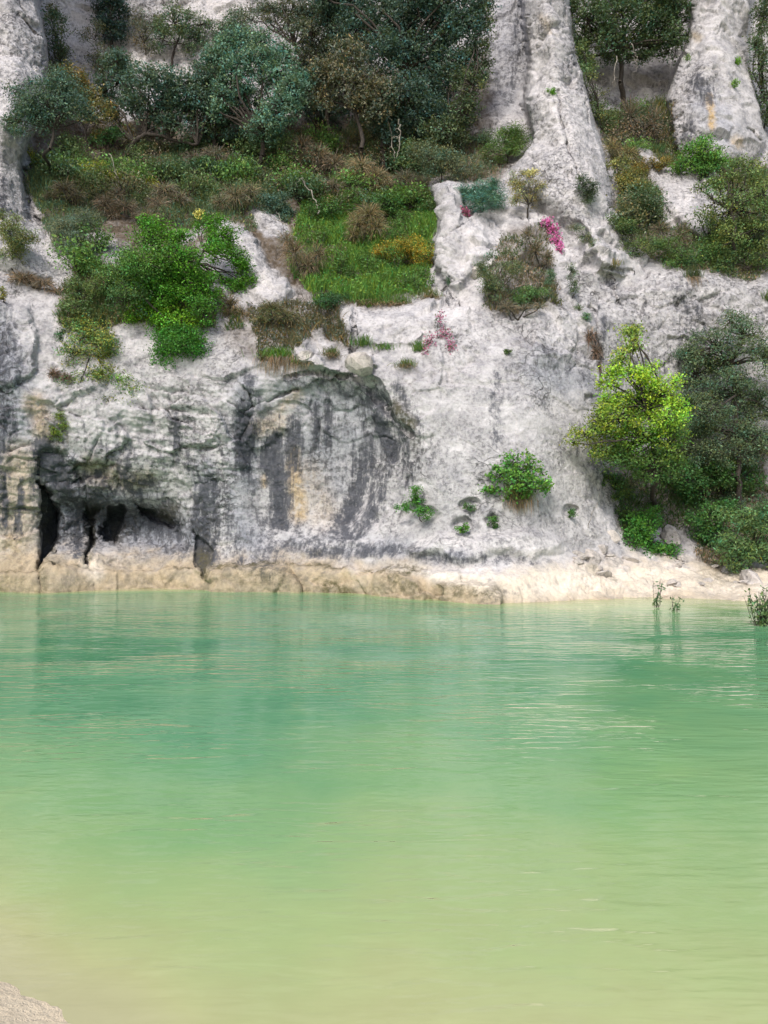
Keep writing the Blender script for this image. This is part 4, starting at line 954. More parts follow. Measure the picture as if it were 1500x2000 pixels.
# the vivid bush and its neighbours on the left
plant('mastic_bush', 'big vivid green bush spreading over the left cliff edge', 'bush', (255, 600),
      [(300, 470, 54, 30), (355, 510, 54, 38), (285, 520, 58, 40), (245, 535, 40, 44), (330, 570, 62, 40), (385, 560, 38, 34), (300, 610, 44, 28), (395, 610, 30, 34), (345, 630, 50, 26), (250, 585, 40, 34), (305, 440, 30, 16)],
      VIVID, 0.07, 0.5, 1.1, trunk=0.09, fwd=1.1, dv=0.3, hubs=[(262, 570), (300, 530)],
      colours=[None, None, (0.091, 0.208, 0.039), (0.0975, 0.195, 0.052), None, None, (0.169, 0.351, 0.026), (0.078, 0.208, 0.026), (0.156, 0.351, 0.026), (0.065, 0.143, 0.0455), None])
plant('mastic_bush', 'vivid green crooked bush leaning against the white slab', 'bush', (385, 545),
      [(405, 440, 30, 18), (440, 460, 34, 26), (455, 500, 32, 28), (475, 545, 20, 26), (420, 490, 30, 20), (455, 560, 22, 14)], VIVID, 0.07, 0.5, 1.1, trunk=0.06, fwd=1.3, hubs=[(388, 515), (398, 490)])
plant('mastic_bush', 'round deep green bush hanging over the wall like a ball', 'bush', (355, 655),
      [(350, 672, 48, 30), (355, 705, 52, 34), (335, 690, 38, 34), (385, 690, 26, 34), (350, 650, 40, 16)], (0.0585, 0.215, 0.0286), 0.07, 0.55, 1.35, trunk=0.05, fwd=0.7)
plant('bush', 'yellowish olive bush clinging to the wall left of the green ball', 'bush', (170, 665),
      [(175, 650, 48, 28), (145, 690, 44, 30), (200, 670, 36, 26), (180, 715, 50, 28), (150, 745, 40, 24), (210, 730, 34, 24), (195, 765, 50, 24), (235, 750, 32, 26), (150, 780, 30, 14), (240, 795, 22, 14)],
      OLIVE, 0.065, 0.5, 0.95, trunk=0.05, fwd=0.6, dv=0.3, dh=0.16, colours=[(0.221, 0.312, 0.078), (0.195, 0.247, 0.078), None, None, (0.117, 0.195, 0.065), (0.221, 0.299, 0.065), (0.169, 0.26, 0.065), (0.117, 0.247, 0.039), (0.13, 0.234, 0.052), (0.091, 0.221, 0.026)])
plant('bush', 'grey-green round shrub on the white ramp below the small oak', 'bush', (155, 500), [(148, 445, 34, 30), (162, 475, 30, 26), (130, 470, 26, 22), (165, 425, 22, 18)], GREYG, 0.05, 0.3, 1.0, trunk=0.035)
plant('bush', 'olive brown scrub bush at the left frame edge', 'bush', (25, 520), [(20, 455, 28, 30), (45, 470, 26, 24), (28, 495, 34, 20), (5, 430, 18, 24)], (0.169, 0.195, 0.0715), 0.055, 0.45, 0.7, trunk=0.03)
plant('bush', 'small yellowish shrub low on the left frame edge', 'bush', (6, 590), [(5, 570, 10, 14), (4, 585, 8, 8)], (0.221, 0.221, 0.039), 0.05, 0.5, 0.9, trunk=0.02)
plant('bush', 'upright pale green shrub left of the vivid bush', 'bush', (160, 610), [(155, 570, 22, 26), (150, 600, 26, 18), (185, 560, 18, 26)], (0.143, 0.221, 0.078), 0.09, 0.22, 0.8, trunk=0.03, up=1.0)
plant('bush', 'dark leafy sprig column left of the olive bush', 'bush', (115, 655), [(115, 630, 10, 22), (122, 655, 12, 18)], (0.052, 0.156, 0.052), 0.06, 0.5, 1.1, trunk=0.02)
plant('bush', 'green moss cushion plant on the little ledge over the cave', 'bush', (112, 866), [(112, 850, 18, 10), (105, 835, 12, 12), (128, 830, 10, 14), (118, 812, 12, 12)], (0.169, 0.247, 0.039), 0.04, 0.5, 1.0, trunk=0.012)
plant('bush', 'yellow-green euphorbia clump below the small dark oak', 'bush', (130, 345), [(140, 328, 30, 10), (180, 325, 22, 12), (105, 345, 22, 14), (60, 310, 14, 16), (210, 345, 16, 8)], (0.364, 0.416, 0.052), 0.05, 0.4, 0.5, trunk=0.02)
plant('bush', 'yellow flowering euphorbia among grass at centre left', 'bush', (295, 375), [(292, 358, 14, 12), (305, 368, 12, 8)], (0.442, 0.468, 0.039), 0.05, 0.5, 0.9, trunk=0.015)
# outcrop and wall
plant('rosemary_bush', 'teal feathery shrub on top of the blocky outcrop', 'bush', (945, 418), [(940, 372, 34, 22), (915, 385, 24, 22), (968, 380, 24, 24), (945, 395, 42, 20)], TEAL, 0.12, 0.12, 1.15, trunk=0.03, up=1.5, fwd=0.5)
plant('bush', 'dark sparse bush hanging over the slab below the outcrop', 'bush', (968, 600), [(960, 520, 24, 26), (985, 545, 30, 30), (965, 575, 22, 20), (1000, 510, 18, 22), (945, 545, 16, 18)], (0.124, 0.169, 0.078), 0.06, 0.3, 0.35, trunk=0.03, sparse=0.3)
plant('bush', 'small green cushion under the magenta flowers', 'bush', (1045, 590), [(1040, 575, 32, 11), (1020, 585, 20, 10)], (0.111, 0.215, 0.0715), 0.05, 0.35, 1.1, trunk=0.015)
plant('bush', 'teal little shrub right of the small cushion', 'bush', (1075, 560), [(1075, 540, 11, 18), (1070, 555, 10, 10)], (0.13, 0.234, 0.143), 0.06, 0.2, 1.1, trunk=0.012)
plant('bush', 'grey heathery band of scrub on the slab right of the magenta flowers', 'bush', (1145, 475), [(1125, 448, 18, 10), (1142, 462, 18, 12), (1160, 478, 14, 14), (1166, 498, 10, 14)], (0.195, 0.234, 0.13), 0.06, 0.25, 0.9, trunk=0.015)
plant('bush', 'narrow dark strip of shrub in the slab crevice', 'bush', (1118, 580), [(1115, 530, 11, 20), (1122, 560, 12, 18), (1130, 605, 12, 12)], (0.104, 0.163, 0.078), 0.055, 0.3, 0.85, trunk=0.015)
plant('bush', 'bright teal-green sprig where the crevice turns down', 'bush', (1145, 635), [(1145, 618, 12, 12)], (0.117, 0.26, 0.104), 0.06, 0.2, 1.1, trunk=0.01, up=1.2)
plant('bush', 'bare-limbed yellowish shrub at the foot of the tall pillar', 'bush', (1030, 430), [(1035, 350, 22, 16), (1015, 375, 24, 22), (1050, 380, 26, 20), (1005, 350, 14, 18)], (0.312, 0.299, 0.117), 0.05, 0.4, 0.4, trunk=0.03, sparse=0.25, hubs=[(1032, 400)])
plant('bush', 'grassy green bush on the ledge left of the tall pillar', 'bush', (990, 320), [(985, 280, 32, 22), (1010, 262, 22, 20), (965, 298, 26, 18), (1015, 290, 16, 14)], (0.117, 0.208, 0.0585), 0.09, 0.2, 0.85, trunk=0.03, up=1.2)
plant('bush', 'grey-green scrub behind the blocky outcrop', 'bush', (860, 355), [(840, 310, 32, 22), (880, 320, 34, 24), (815, 290, 26, 20), (920, 330, 26, 18)], (0.13, 0.169, 0.0975), 0.065, 0.4, 0.7, trunk=0.03)
plant('leafy_plant', 'broad-leaved bush with a dry grass skirt in the middle of the bare slab', 'bush', (1010, 985),
      [(1000, 905, 26, 20), (1030, 910, 26, 24), (975, 930, 22, 20), (1010, 940, 34, 22), (1055, 940, 20, 18), (958, 955, 12, 14), (1005, 965, 26, 16), (1065, 955, 10, 16)], (0.111, 0.273, 0.0455), 0.085, 0.6, 0.8, trunk=0.02, fwd=0.6)
tuft('grass_tuft', 'dry brown grass skirt hanging below the broad-leaved bush', 'grass', (1010, 975), 46, 46, (0.221, 0.208, 0.078), 220, hang=34, width=0.012)
plant('leafy_plant', 'triangular green bush growing out of a hollow left of the slab', 'bush', (822, 1015),
      [(812, 960, 13, 14), (812, 980, 22, 14), (790, 990, 18, 9), (826, 1000, 24, 14), (838, 1014, 14, 10), (778, 992, 8, 7)], (0.078, 0.247, 0.039), 0.06, 0.5, 1.1, trunk=0.015, fwd=0.8)
plant('leafy_plant', 'ferny plant in the upper solution hole of the slab', 'plant', (918, 998), [(918, 992, 14, 9), (908, 985, 8, 6)], (0.091, 0.182, 0.052), 0.05, 0.4, 1.0, trunk=0.008, fwd=0.5)
plant('leafy_plant', 'green plant filling the lower solution hole of the slab', 'plant', (903, 1042), [(903, 1034, 15, 8), (910, 1028, 8, 6)], (0.078, 0.234, 0.026), 0.05, 0.5, 1.1, trunk=0.008, fwd=0.5)
plant('leafy_plant', 'small plant in the right-hand solution hole of the slab', 'plant', (963, 1030), [(963, 1018, 11, 11), (966, 1030, 9, 7)], (0.0715, 0.195, 0.039), 0.05, 0.5, 1.1, trunk=0.008, fwd=0.5)
plant('leafy_plant', 'dark plant tucked under a rock lip at the right of the slab', 'plant', (1116, 1010), [(1116, 1003, 9, 9), (1098, 1012, 6, 6)], (0.065, 0.182, 0.039), 0.05, 0.5, 1.1, trunk=0.008, fwd=0.6)
plant('leafy_plant', 'round green tuft plant on the face of the tall pillar', 'plant', (1080, 186), [(1080, 179, 6, 8), (1070, 177, 3, 4)], (0.156, 0.39, 0.026), 0.06, 0.4, 1.3, trunk=0.008, clus_r=0.1)
plant('leafy_plant', 'upper of two bright tufts on the stained right pillar', 'plant', (1440, 124), [(1440, 119, 8, 8)], (0.156, 0.364, 0.026), 0.06, 0.4, 1.3, trunk=0.008, clus_r=0.1)
plant('leafy_plant', 'lower of two bright tufts on the stained right pillar', 'plant', (1436, 170), [(1436, 163, 9, 8)], (0.156, 0.364, 0.026), 0.06, 0.4, 1.3, trunk=0.008, clus_r=0.1)
plant('leafy_plant', 'faint green tuft on the left side of the stained pillar', 'plant', (1344, 120), [(1343, 114, 7, 8)], (0.13, 0.26, 0.039), 0.06, 0.4, 1.0, trunk=0.008, clus_r=0.1)
plant('leafy_plant', 'dark little tuft alone on the pale wall below the sparse bush', 'plant', (993, 694), [(993, 688, 9, 7)], (0.091, 0.156, 0.039), 0.05, 0.4, 1.2, trunk=0.008, clus_r=0.1)
plant('bush', 'dark low evergreen shrub at the front edge of the grassy terrace', 'bush', (640, 600), [(640, 590, 32, 12), (660, 582, 20, 9)], (0.0455, 0.124, 0.0455), 0.055, 0.5, 1.3, trunk=0.015)
plant('bush', 'golden orange euphorbia bush on the grassy terrace', 'bush', (775, 520), [(765, 490, 34, 18), (815, 480, 28, 22), (790, 505, 30, 14), (835, 500, 20, 22)], (0.312, 0.273, 0.039), 0.055, 0.4, 0.9, trunk=0.02, dh=0.2)
plant('bush', 'blue-green rounded shrub above the white slabs', 'bush', (545, 425), [(540, 400, 26, 16), (560, 415, 22, 14), (520, 395, 16, 12)], (0.078, 0.15, 0.111), 0.06, 0.4, 1.0, trunk=0.02)
plant('bush', 'leafy green bush deep in the gully below the centre-left oak', 'bush', (400, 350), [(385, 325, 30, 16), (345, 330, 22, 22), (435, 335, 26, 14)], (0.065, 0.143, 0.065), 0.065, 0.5, 0.9, trunk=0.025)
plant('bush', 'fresh green bush in the gap left of the broad oak limb', 'bush', (205, 290), [(205, 270, 24, 18), (225, 262, 18, 14)], (0.078, 0.189, 0.065), 0.07, 0.5, 0.9, trunk=0.025)
plant('bush', 'teal-green bush right of the dark gully floor', 'bush', (815, 330), [(800, 300, 22, 26), (820, 320, 24, 18)], (0.124, 0.215, 0.091), 0.07, 0.5, 0.8, trunk=0.025)
plant('bush', 'bushy herb mass behind the dry brown shrub on the terrace', 'bush', (790, 430), [(760, 400, 30, 18), (800, 405, 34, 22), (830, 440, 20, 26), (640, 410, 30, 18), (610, 425, 22, 16)], (0.0585, 0.156, 0.039), 0.07, 0.5, 1.0, trunk=0.02)

# dry scrub
scrub('dry_shrub', 'pale brown tangle of dead scrub below the dark gully wall', 'shrub', (600, 345), [(590, 285, 36, 24), (620, 305, 38, 26), (575, 310, 30, 24), (650, 320, 34, 22)], DRY, 1500)
scrub('dry_shrub', 'hay-coloured mounded dead scrub right of the brown tangle', 'shrub', (715, 375), [(705, 325, 36, 22), (735, 345, 34, 22), (680, 345, 30, 20), (760, 360, 24, 16)], HAY, 1400)
scrub('dry_shrub', 'brown domed shrub with bare twigs in the terrace grass', 'shrub', (712, 490), [(720, 420, 34, 28), (700, 440, 30, 28), (735, 445, 26, 26), (690, 460, 22, 20)], (0.286, 0.234, 0.13), 1400, leaf=0.05, leafc=(0.156, 0.169, 0.065), leafn=300)
scrub('dry_shrub', 'thin brown scrub beside the bare white slabs', 'shrub', (590, 550), [(575, 495, 28, 34), (600, 520, 28, 34), (560, 470, 22, 22), (620, 500, 24, 30)], (0.26, 0.202, 0.137), 1300, leaf=0.05, leafc=(0.169, 0.195, 0.078), leafn=400)
scrub('dry_shrub', 'straw-brown hanging scrub right of the round green ball', 'shrub', (470, 610), [(450, 600, 26, 30), (475, 625, 32, 28), (440, 640, 22, 18), (430, 580, 18, 20)], (0.286, 0.221, 0.13), 1500, droop=0.9, leaf=0.05, leafc=(0.156, 0.195, 0.065), leafn=250)
scrub('dry_shrub', 'olive-brown scrub strip under the white slabs', 'shrub', (545, 640), [(530, 605, 32, 18), (560, 620, 30, 16), (510, 625, 22, 14)], (0.221, 0.195, 0.104), 1000, leaf=0.06, leafc=(0.13, 0.169, 0.065), leafn=600)
scrub('dry_shrub', 'brown dead brush in the left gully above the vivid bush', 'shrub', (270, 440), [(245, 405, 34, 16), (285, 425, 36, 14), (310, 400, 26, 14), (230, 380, 20, 16)], (0.247, 0.195, 0.143), 900)
scrub('dry_shrub', 'red-brown grassy brush on the left wall below the olive scrub', 'shrub', (60, 560), [(45, 545, 34, 14), (85, 555, 28, 12), (110, 570, 20, 8)], (0.286, 0.208, 0.143), 800, droop=0.8)
scrub('dry_shrub', 'grey twiggy scrub left of the centre oak trunks', 'shrub', (430, 335), [(420, 305, 30, 22), (380, 310, 30, 16), (455, 315, 22, 20)], (0.221, 0.182, 0.143), 900)
scrub('dry_shrub', 'ochre twiggy scrub under the broad oak', 'shrub', (215, 290), [(190, 240, 26, 26), (225, 235, 26, 26), (250, 255, 20, 20)], (0.26, 0.195, 0.104), 800, leaf=0.06, leafc=(0.221, 0.182, 0.052), leafn=400)
scrub('dry_shrub', 'brown twigs hanging below the overhanging oak', 'shrub', (1240, 270), [(1230, 225, 34, 40), (1275, 240, 30, 36), (1200, 260, 24, 22)], (0.182, 0.143, 0.111), 700, droop=0.2)
scrub('dry_shrub', 'yellowish dry scrub in the foot of the right gully', 'shrub', (1200, 320), [(1195, 290, 22, 20), (1225, 300, 26, 18), (1250, 325, 24, 16)], (0.286, 0.234, 0.117), 700, leaf=0.05, leafc=(0.195, 0.195, 0.065), leafn=300)
scrub('dry_shrub', 'brown dry grass trailing down the crevice above the lime sapling', 'shrub', (1158, 650), [(1152, 660, 12, 22), (1165, 690, 12, 22), (1168, 720, 9, 16)], (0.247, 0.169, 0.13), 700, droop=0.8)
scrub('dry_shrub', 'grey-brown scrub beneath the sparse bush on the slab', 'shrub', (1010, 620), [(990, 600, 26, 14), (1025, 605, 28, 12), (1055, 600, 20, 10)], (0.221, 0.195, 0.143), 350)
scrub('dry_shrub', 'brown stalks among rocks below the magenta flowers', 'shrub', (1060, 520), [(1045, 490, 20, 24), (1070, 505, 16, 18), (1030, 460, 14, 16)], (0.208, 0.163, 0.111), 600, leaf=0.05, leafc=(0.13, 0.169, 0.065), leafn=200)
scrub('dry_shrub', 'bare bushy twigs between the terrace rim shrubs on the right', 'shrub', (1340, 500), [(1330, 460, 22, 30), (1290, 450, 26, 22), (1310, 490, 26, 16)], (0.195, 0.163, 0.117), 600, leaf=0.06, leafc=(0.104, 0.169, 0.052), leafn=300)
scrub('dry_shrub', 'brown brush under the olive bush on the wall', 'shrub', (110, 735), [(105, 730, 16, 12), (130, 738, 16, 10)], (0.221, 0.143, 0.111), 400, droop=0.9)

scrub('dry_shrub', 'grey-brown tangle in the middle of the left gully', 'shrub', (330, 405), [(320, 375, 34, 20), (350, 390, 30, 16), (300, 395, 24, 14)], (0.273, 0.227, 0.169), 900, leaf=0.06, leafc=(0.169, 0.221, 0.091), leafn=300)
scrub('dry_shrub', 'dry tangle right of the grey-green round shrub', 'shrub', (215, 430), [(205, 400, 28, 22), (220, 420, 22, 18)], (0.273, 0.215, 0.156), 700)
scrub('dry_shrub', 'pale stalky scrub behind the white slabs', 'shrub', (470, 420), [(460, 385, 34, 24), (490, 375, 28, 20), (430, 395, 26, 18)], (0.286, 0.247, 0.169), 900, leaf=0.06, leafc=(0.156, 0.234, 0.104), leafn=400)
scrub('dry_shrub', 'dead brush below the two-stemmed oak', 'shrub', (130, 400), [(125, 370, 30, 20), (150, 385, 24, 16), (100, 385, 20, 14)], (0.26, 0.221, 0.156), 800, leaf=0.06, leafc=(0.208, 0.247, 0.078), leafn=300)
scrub('dry_shrub', 'twiggy brush in front of the dark gully floor', 'shrub', (660, 390), [(650, 365, 34, 18), (690, 380, 26, 16), (630, 385, 24, 14)], (0.234, 0.195, 0.143), 800)
scrub('dry_shrub', 'brown brush on the slope left of the blocky outcrop', 'shrub', (800, 375), [(790, 350, 30, 18), (825, 360, 26, 18)], (0.221, 0.195, 0.143), 700, leaf=0.06, leafc=(0.156, 0.208, 0.104), leafn=300)

# flowers
PINK = (0.72, 0.16, 0.45)
flowers('pink_flowers', 'bright magenta flower cascade beside the tall pillar foot', (1075, 470), [(1062, 442, 14, 9), (1075, 452, 14, 12), (1084, 468, 11, 14), (1092, 484, 8, 12)], PINK, (0.09, 0.13, 0.06), 380, psize=0.03)
flowers('pink_flowers', 'dusky pink flower trail on the wall below the blocky outcrop', (855, 660), [(857, 620, 10, 16), (838, 665, 12, 18), (865, 650, 14, 14), (880, 675, 11, 20), (830, 685, 8, 8)], (0.46, 0.15, 0.27), (0.12, 0.14, 0.08), 230, psize=0.028)
flowers('pink_flowers', 'little reddish pink flower patch under the teal shrub', (905, 418), [(902, 412, 8, 8), (912, 418, 7, 6)], (0.42, 0.10, 0.22), (0.10, 0.12, 0.06), 90)
flowers('yellow_flowers', 'pale yellow flower head above the vivid green bush', (390, 432), [(390, 418, 10, 9)], (0.75, 0.70, 0.18), (0.14, 0.2, 0.06), 110)
flowers('yellow_flowers', 'pale yellow blossom on the pillar foot above the bare-limbed shrub', (1038, 352), [(1034, 342, 13, 7)], (0.66, 0.64, 0.28), (0.14, 0.18, 0.07), 90)

# grasses
GR = [('grass_tuft', 'thick bright grass tuft with straw-coloured hanging skirt on the wall', (545, 695), 70, 22, (0.10, 0.21, 0.03), 420, 46),
      ('grass_tuft', 'green grass trailing right of the skirted tuft', (590, 710), 34, 14, (0.09, 0.18, 0.03), 160, 14),
      ('grass_tuft', 'grass tuft in the crack between the white boulders', (705, 672), 34, 22, (0.10, 0.19, 0.045), 200, 0),
      ('grass_tuft', 'low grass tuft right of the boulder crack', (750, 680), 34, 14, (0.10, 0.19, 0.04), 160, 0),
      ('grass_tuft', 'grass tuft at the left of the dusky pink trail', (815, 680), 22, 22, (0.10, 0.19, 0.04), 150, 0),
      ('grass_tuft', 'mossy grass patch under the dusky pink trail', (790, 712), 34, 18, (0.11, 0.17, 0.045), 180, 6),
      ('grass_tuft', 'sparse grass tuft left of the boulder crack', (645, 690), 28, 18, (0.12, 0.16, 0.06), 220, 6),
      ('grass_tuft', 'dark tussock hanging from the right terrace rim', (1350, 548), 30, 26, (0.07, 0.10, 0.04), 180, 30),
      ('grass_tuft', 'dark green tussock on the gully floor behind the white rock', (1280, 300), 34, 18, (0.06, 0.13, 0.04), 200, 0),
      ('grass_tuft', 'yellowish grass tuft on the rounded rock shoulder', (1200, 522), 22, 14, (0.22, 0.2, 0.07), 90, 0),
      ('grass_tuft', 'green tuft by the dark crevice at the left end of the slab', (870, 555), 16, 24, (0.09, 0.16, 0.08), 120, 0),
      ('grass_tuft', 'tall pale grass at the right end of the terrace', (835, 580), 40, 22, (0.15, 0.19, 0.06), 200, 8),
      ('grass_tuft', 'green grass fringe at the middle of the terrace lip', (770, 590), 60, 24, (0.10, 0.19, 0.04), 320, 10),
      ('grass_tuft', 'green grass fringe at the left of the terrace lip', (700, 590), 60, 26, (0.09, 0.18, 0.035), 320, 8),
      ('grass_tuft', 'grass by the small dark hollow at the right frame edge', (1495, 585), 14, 22, (0.09, 0.15, 0.03), 90, 0)]
for nm, lb, rt, w_, h_, c_, n_, hg in GR: tuft(nm, lb, 'grass', rt, w_, h_, c_, n_, hang=hg)

# upright herbs on the terrace: one herb, copied with its leaves
def make_herb():
    e = empty('herb_plant', (0, 0, 0)); m = MB(); s_ = MB()
    for k in range(7):
        a = rng.normal(0, 0.05, 3); a[2] = 0; t = a + np.array([rng.normal(0, 0.10), rng.normal(0, 0.10), rng.uniform(0.38, 0.62)])
        pth = curve(a, t, 6, 0.05); s_.tube(pth, np.linspace(0.007, 0.003, 6), 4)
        q = pth[0] + (pth[-1] - pth[0]) * rng.uniform(0.2, 1.05, (34, 1)) + rng.normal(size=(34, 3)) * np.array([0.05, 0.05, 0.02])
        m.leaves(q, 0.085, 0.35, vary((0.095, 0.20, 0.045), 34, 0.25, 0.12), up=0.8)
    m.build('foliage', LEAF, e); s_.build('stem', BARK, e, smooth=True)
    return e
herb0 = make_herb(); herb_used = False
hl = 'leafy upright green herb standing in the grass of the middle terrace'
spots = []
for k in range(46):
    px_, py_ = rng.uniform(590, 848), rng.uniform(395, 575)
    if s_tow[np.searchsorted(pys, py_), np.searchsorted(pxs, px_)] > 0 or (py_ > 560 - 0 and px_ < 620): continue
    spots.append((px_, py_))
for px_, py_ in spots:
    if not herb_used: r_ = herb0; herb_used = True
    else:
        r_ = herb0.copy(); col.objects.link(r_)
        for ch in herb0.children:
            c_ = ch.copy(); col.objects.link(c_); c_.parent = r_
    r_.location = surf(px_, py_); r_.rotation_euler = (0, 0, rng.uniform(0, 6.28)); k = rng.uniform(0.7, 1.35); r_.scale = (k, k, k)
    tag(r_, hl, 'herb', 'herbs on the middle terrace')

# low scrub bushes scattered through the undergrowth: a few kinds, copied with their parts
def make_scrub(c_, k, leaf, asp):
    e = empty('scrub_bush', (0, 0, 0)); m = MB(); s_ = MB()
    for q in range(26):
        d_ = unit(np.array([rng.normal(0, 0.5), rng.normal(0, 0.5), rng.uniform(0.3, 1.2)])); t = d_ * rng.uniform(0.35, 0.85) * np.array([1.0, 1.0, 0.85])
        pth = curve((0, 0, -0.05), t, 5, 0.12); s_.tube(pth, np.linspace(0.016, 0.004, 5), 4)
        n_ = k; off = rng.normal(size=(n_, 3)) * 0.13
        m.leaves(t + off, leaf, asp, vary(np.array(c_) * np.exp(rng.normal(0, 0.2)), n_, 0.25, 0.12), up=0.6)
    m.build('crown', LEAF, e); s_.build('stem', BARK, e, smooth=True)
    return e
protos = [make_scrub((0.13, 0.202, 0.0845), 50, 0.085, 0.45), make_scrub((0.195, 0.195, 0.0975), 30, 0.075, 0.4), make_scrub((0.0975, 0.169, 0.091), 55, 0.085, 0.5), make_scrub((0.286, 0.227, 0.156), 24, 0.07, 0.25), make_scrub((0.13, 0.26, 0.065), 50, 0.08, 0.5)]
seen = set(); placed = {}
def put_scrub(px_, py_, kind, sc_, lb, gp):
    src = protos[kind]
    if kind in seen:
        r_ = src.copy(); col.objects.link(r_)
        for ch in src.children:
            c_ = ch.copy(); col.objects.link(c_); c_.parent = r_
    else: r_ = src; seen.add(kind)
    r_.location = surf(px_, py_); r_.scale = (sc_ * rng.uniform(0.9, 1.3), sc_, sc_ * rng.uniform(0.8, 1.2)); r_.rotation_euler = (0, 0, rng.uniform(0, 6.28))
    tag(r_, lb, 'bush', gp)
    placed.setdefault(lb, []).append((px_, r_))
KN = ['green', 'olive', 'dark green', 'dry brown', 'fresh green']
for (x0, x1, y0, y1, n_, where) in [(110, 430, 290, 400, 42, 'in the left gully'), (430, 620, 290, 400, 26, 'below the centre-left oak'), (560, 960, 255, 345, 26, 'under the big dark oaks'),
                                   (1180, 1330, 230, 330, 14, 'at the foot of the right gully'), (1215, 1500, 400, 530, 18, 'on the right terrace'), (1200, 1500, 960, 1075, 16, 'on the lower right scree'),
                                   (600, 850, 340, 420, 12, 'behind the grassy terrace'), (150, 250, 380, 560, 6, 'left of the vivid bush')]:
    for k in range(n_):
        px_, py_ = rng.uniform(x0, x1), rng.uniform(y0, y1)
        i_, j_ = np.searchsorted(pys, py_), np.searchsorted(pxs, px_)
        if soil[i_, j_] < 0.35: continue
        kd = int(rng.integers(0, 5))
        put_scrub(px_, py_, kd, rng.uniform(0.45, 1.35) * (0.6 if py_ > 900 else 1), 'low %s scrub bush %s' % (KN[kd], where), '%s scrub bushes %s' % (KN[kd], where))

ORD = ['leftmost', 'second from the left', 'third from the left', 'fourth from the left', 'fifth from the left', 'sixth from the left', 'seventh from the left', 'eighth from the left', 'ninth from the left', 'tenth from the left', 'eleventh from the left', 'twelfth from the left', 'thirteenth from the left', 'fourteenth from the left', 'fifteenth from the left', 'sixteenth from the left']
for lb, lst in placed.items():
    lst.sort(key=lambda q: q[0])
    if 1 < len(lst) <= len(ORD):
        for k, (_, r_) in enumerate(lst): r_['label'] = lb + ', ' + ORD[k]

# dead branches
dead_branch('dead_branch', 'bleached dead branch hanging in the dark gap under the oaks', [(700, 180), (735, 205), (760, 240), (770, 300)], 27.2, 0.035, 14)
dead_branch('dead_branch', 'pale broken limb right of the bleached dead branch', [(778, 235), (782, 270), (776, 312)], 27.0, 0.03, 6, spread=0.2)
dead_branch('dead_branch', 'short whitened twig cluster under the brownish oak', [(690, 170), (705, 178), (720, 190)], 27.0, 0.02, 12)
dead_branch('dead_branch', 'thin pale stick slanting over the left gully brush', [(215, 300), (228, 340), (238, 380)], 24.6, 0.016, 5)
dead_branch('dead_branch', 'fallen crooked branch above the second white slab', [(575, 475), (560, 440), (535, 425)], 23.9, 0.025, 6)
dead_branch('dead_branch', 'leaning brown stick on the terrace slope', [(625, 420), (612, 385), (588, 345)], 25.3, 0.03, 3)
dead_branch('dead_branch', 'thin grey pole leaning on the scree above the shore', [(1150, 1032), (1160, 995), (1172, 960)], 18.6, 0.012, 2, spread=0.15)
dead_branch('dead_branch', 'hanging bare twig left below the overhanging oak', [(1205, 110), (1200, 150), (1198, 172)], 28.2, 0.016, 7, spread=0.3)
dead_branch('dead_branch', 'hanging bare twig right below the overhanging oak', [(1235, 88), (1242, 110), (1245, 138)], 28.0, 0.016, 7, spread=0.3)

# plants standing in the river
def reed(name, label, px_, pyw, hpx, wpx, n, c_):
    y_ = CAM_Z * F / (pyw - 1000); R0 = px2w(px_, pyw, y_); e = empty(name, R0); tag(e, label, 'plant')
    m = MB(); s_ = MB(); sc = y_ / F
    for k in range(n):
        a = R0 + np.array([0, 0, -0.2]); t = R0 + np.array([0, 0, -0.15]) + np.array([rng.normal(0, 0.45) * wpx * sc, rng.normal(0, 0.12), 0.15 + hpx * sc * rng.uniform(0.45, 1.0)])
        pth = curve(a, t, 6, 0.05); s_ = MB(); s_.tube(pth, np.linspace(0.006, 0.003, 6), 4); s_.build('stem', BARK, e, smooth=True, origin=R0)
        f_ = rng.uniform(0.25, 1.02, (16, 1)); q = pth[0] + (pth[-1] - pth[0]) * f_ + rng.normal(size=(16, 3)) * 0.035
        q = q[q[:, 2] > 0.01]
        if len(q): m.leaves(q, 0.07, 0.5, vary(c_, len(q), 0.2, 0.1))
    m.build('foliage', LEAF, e, origin=R0)
reed('willow_shoot', 'thin willow shoot rising from the water near the right shore', 1279, 1186, 58, 16, 6, (0.12, 0.19, 0.09))
reed('willow_shoot', 'smaller second willow shoot in the water right of the thin one', 1319, 1194, 36, 14, 5, (0.10, 0.18, 0.08))
reed('willow_shoot', 'dense leafy shoots in the water at the right frame edge', 1486, 1222, 76, 44, 34, (0.13, 0.22, 0.08))

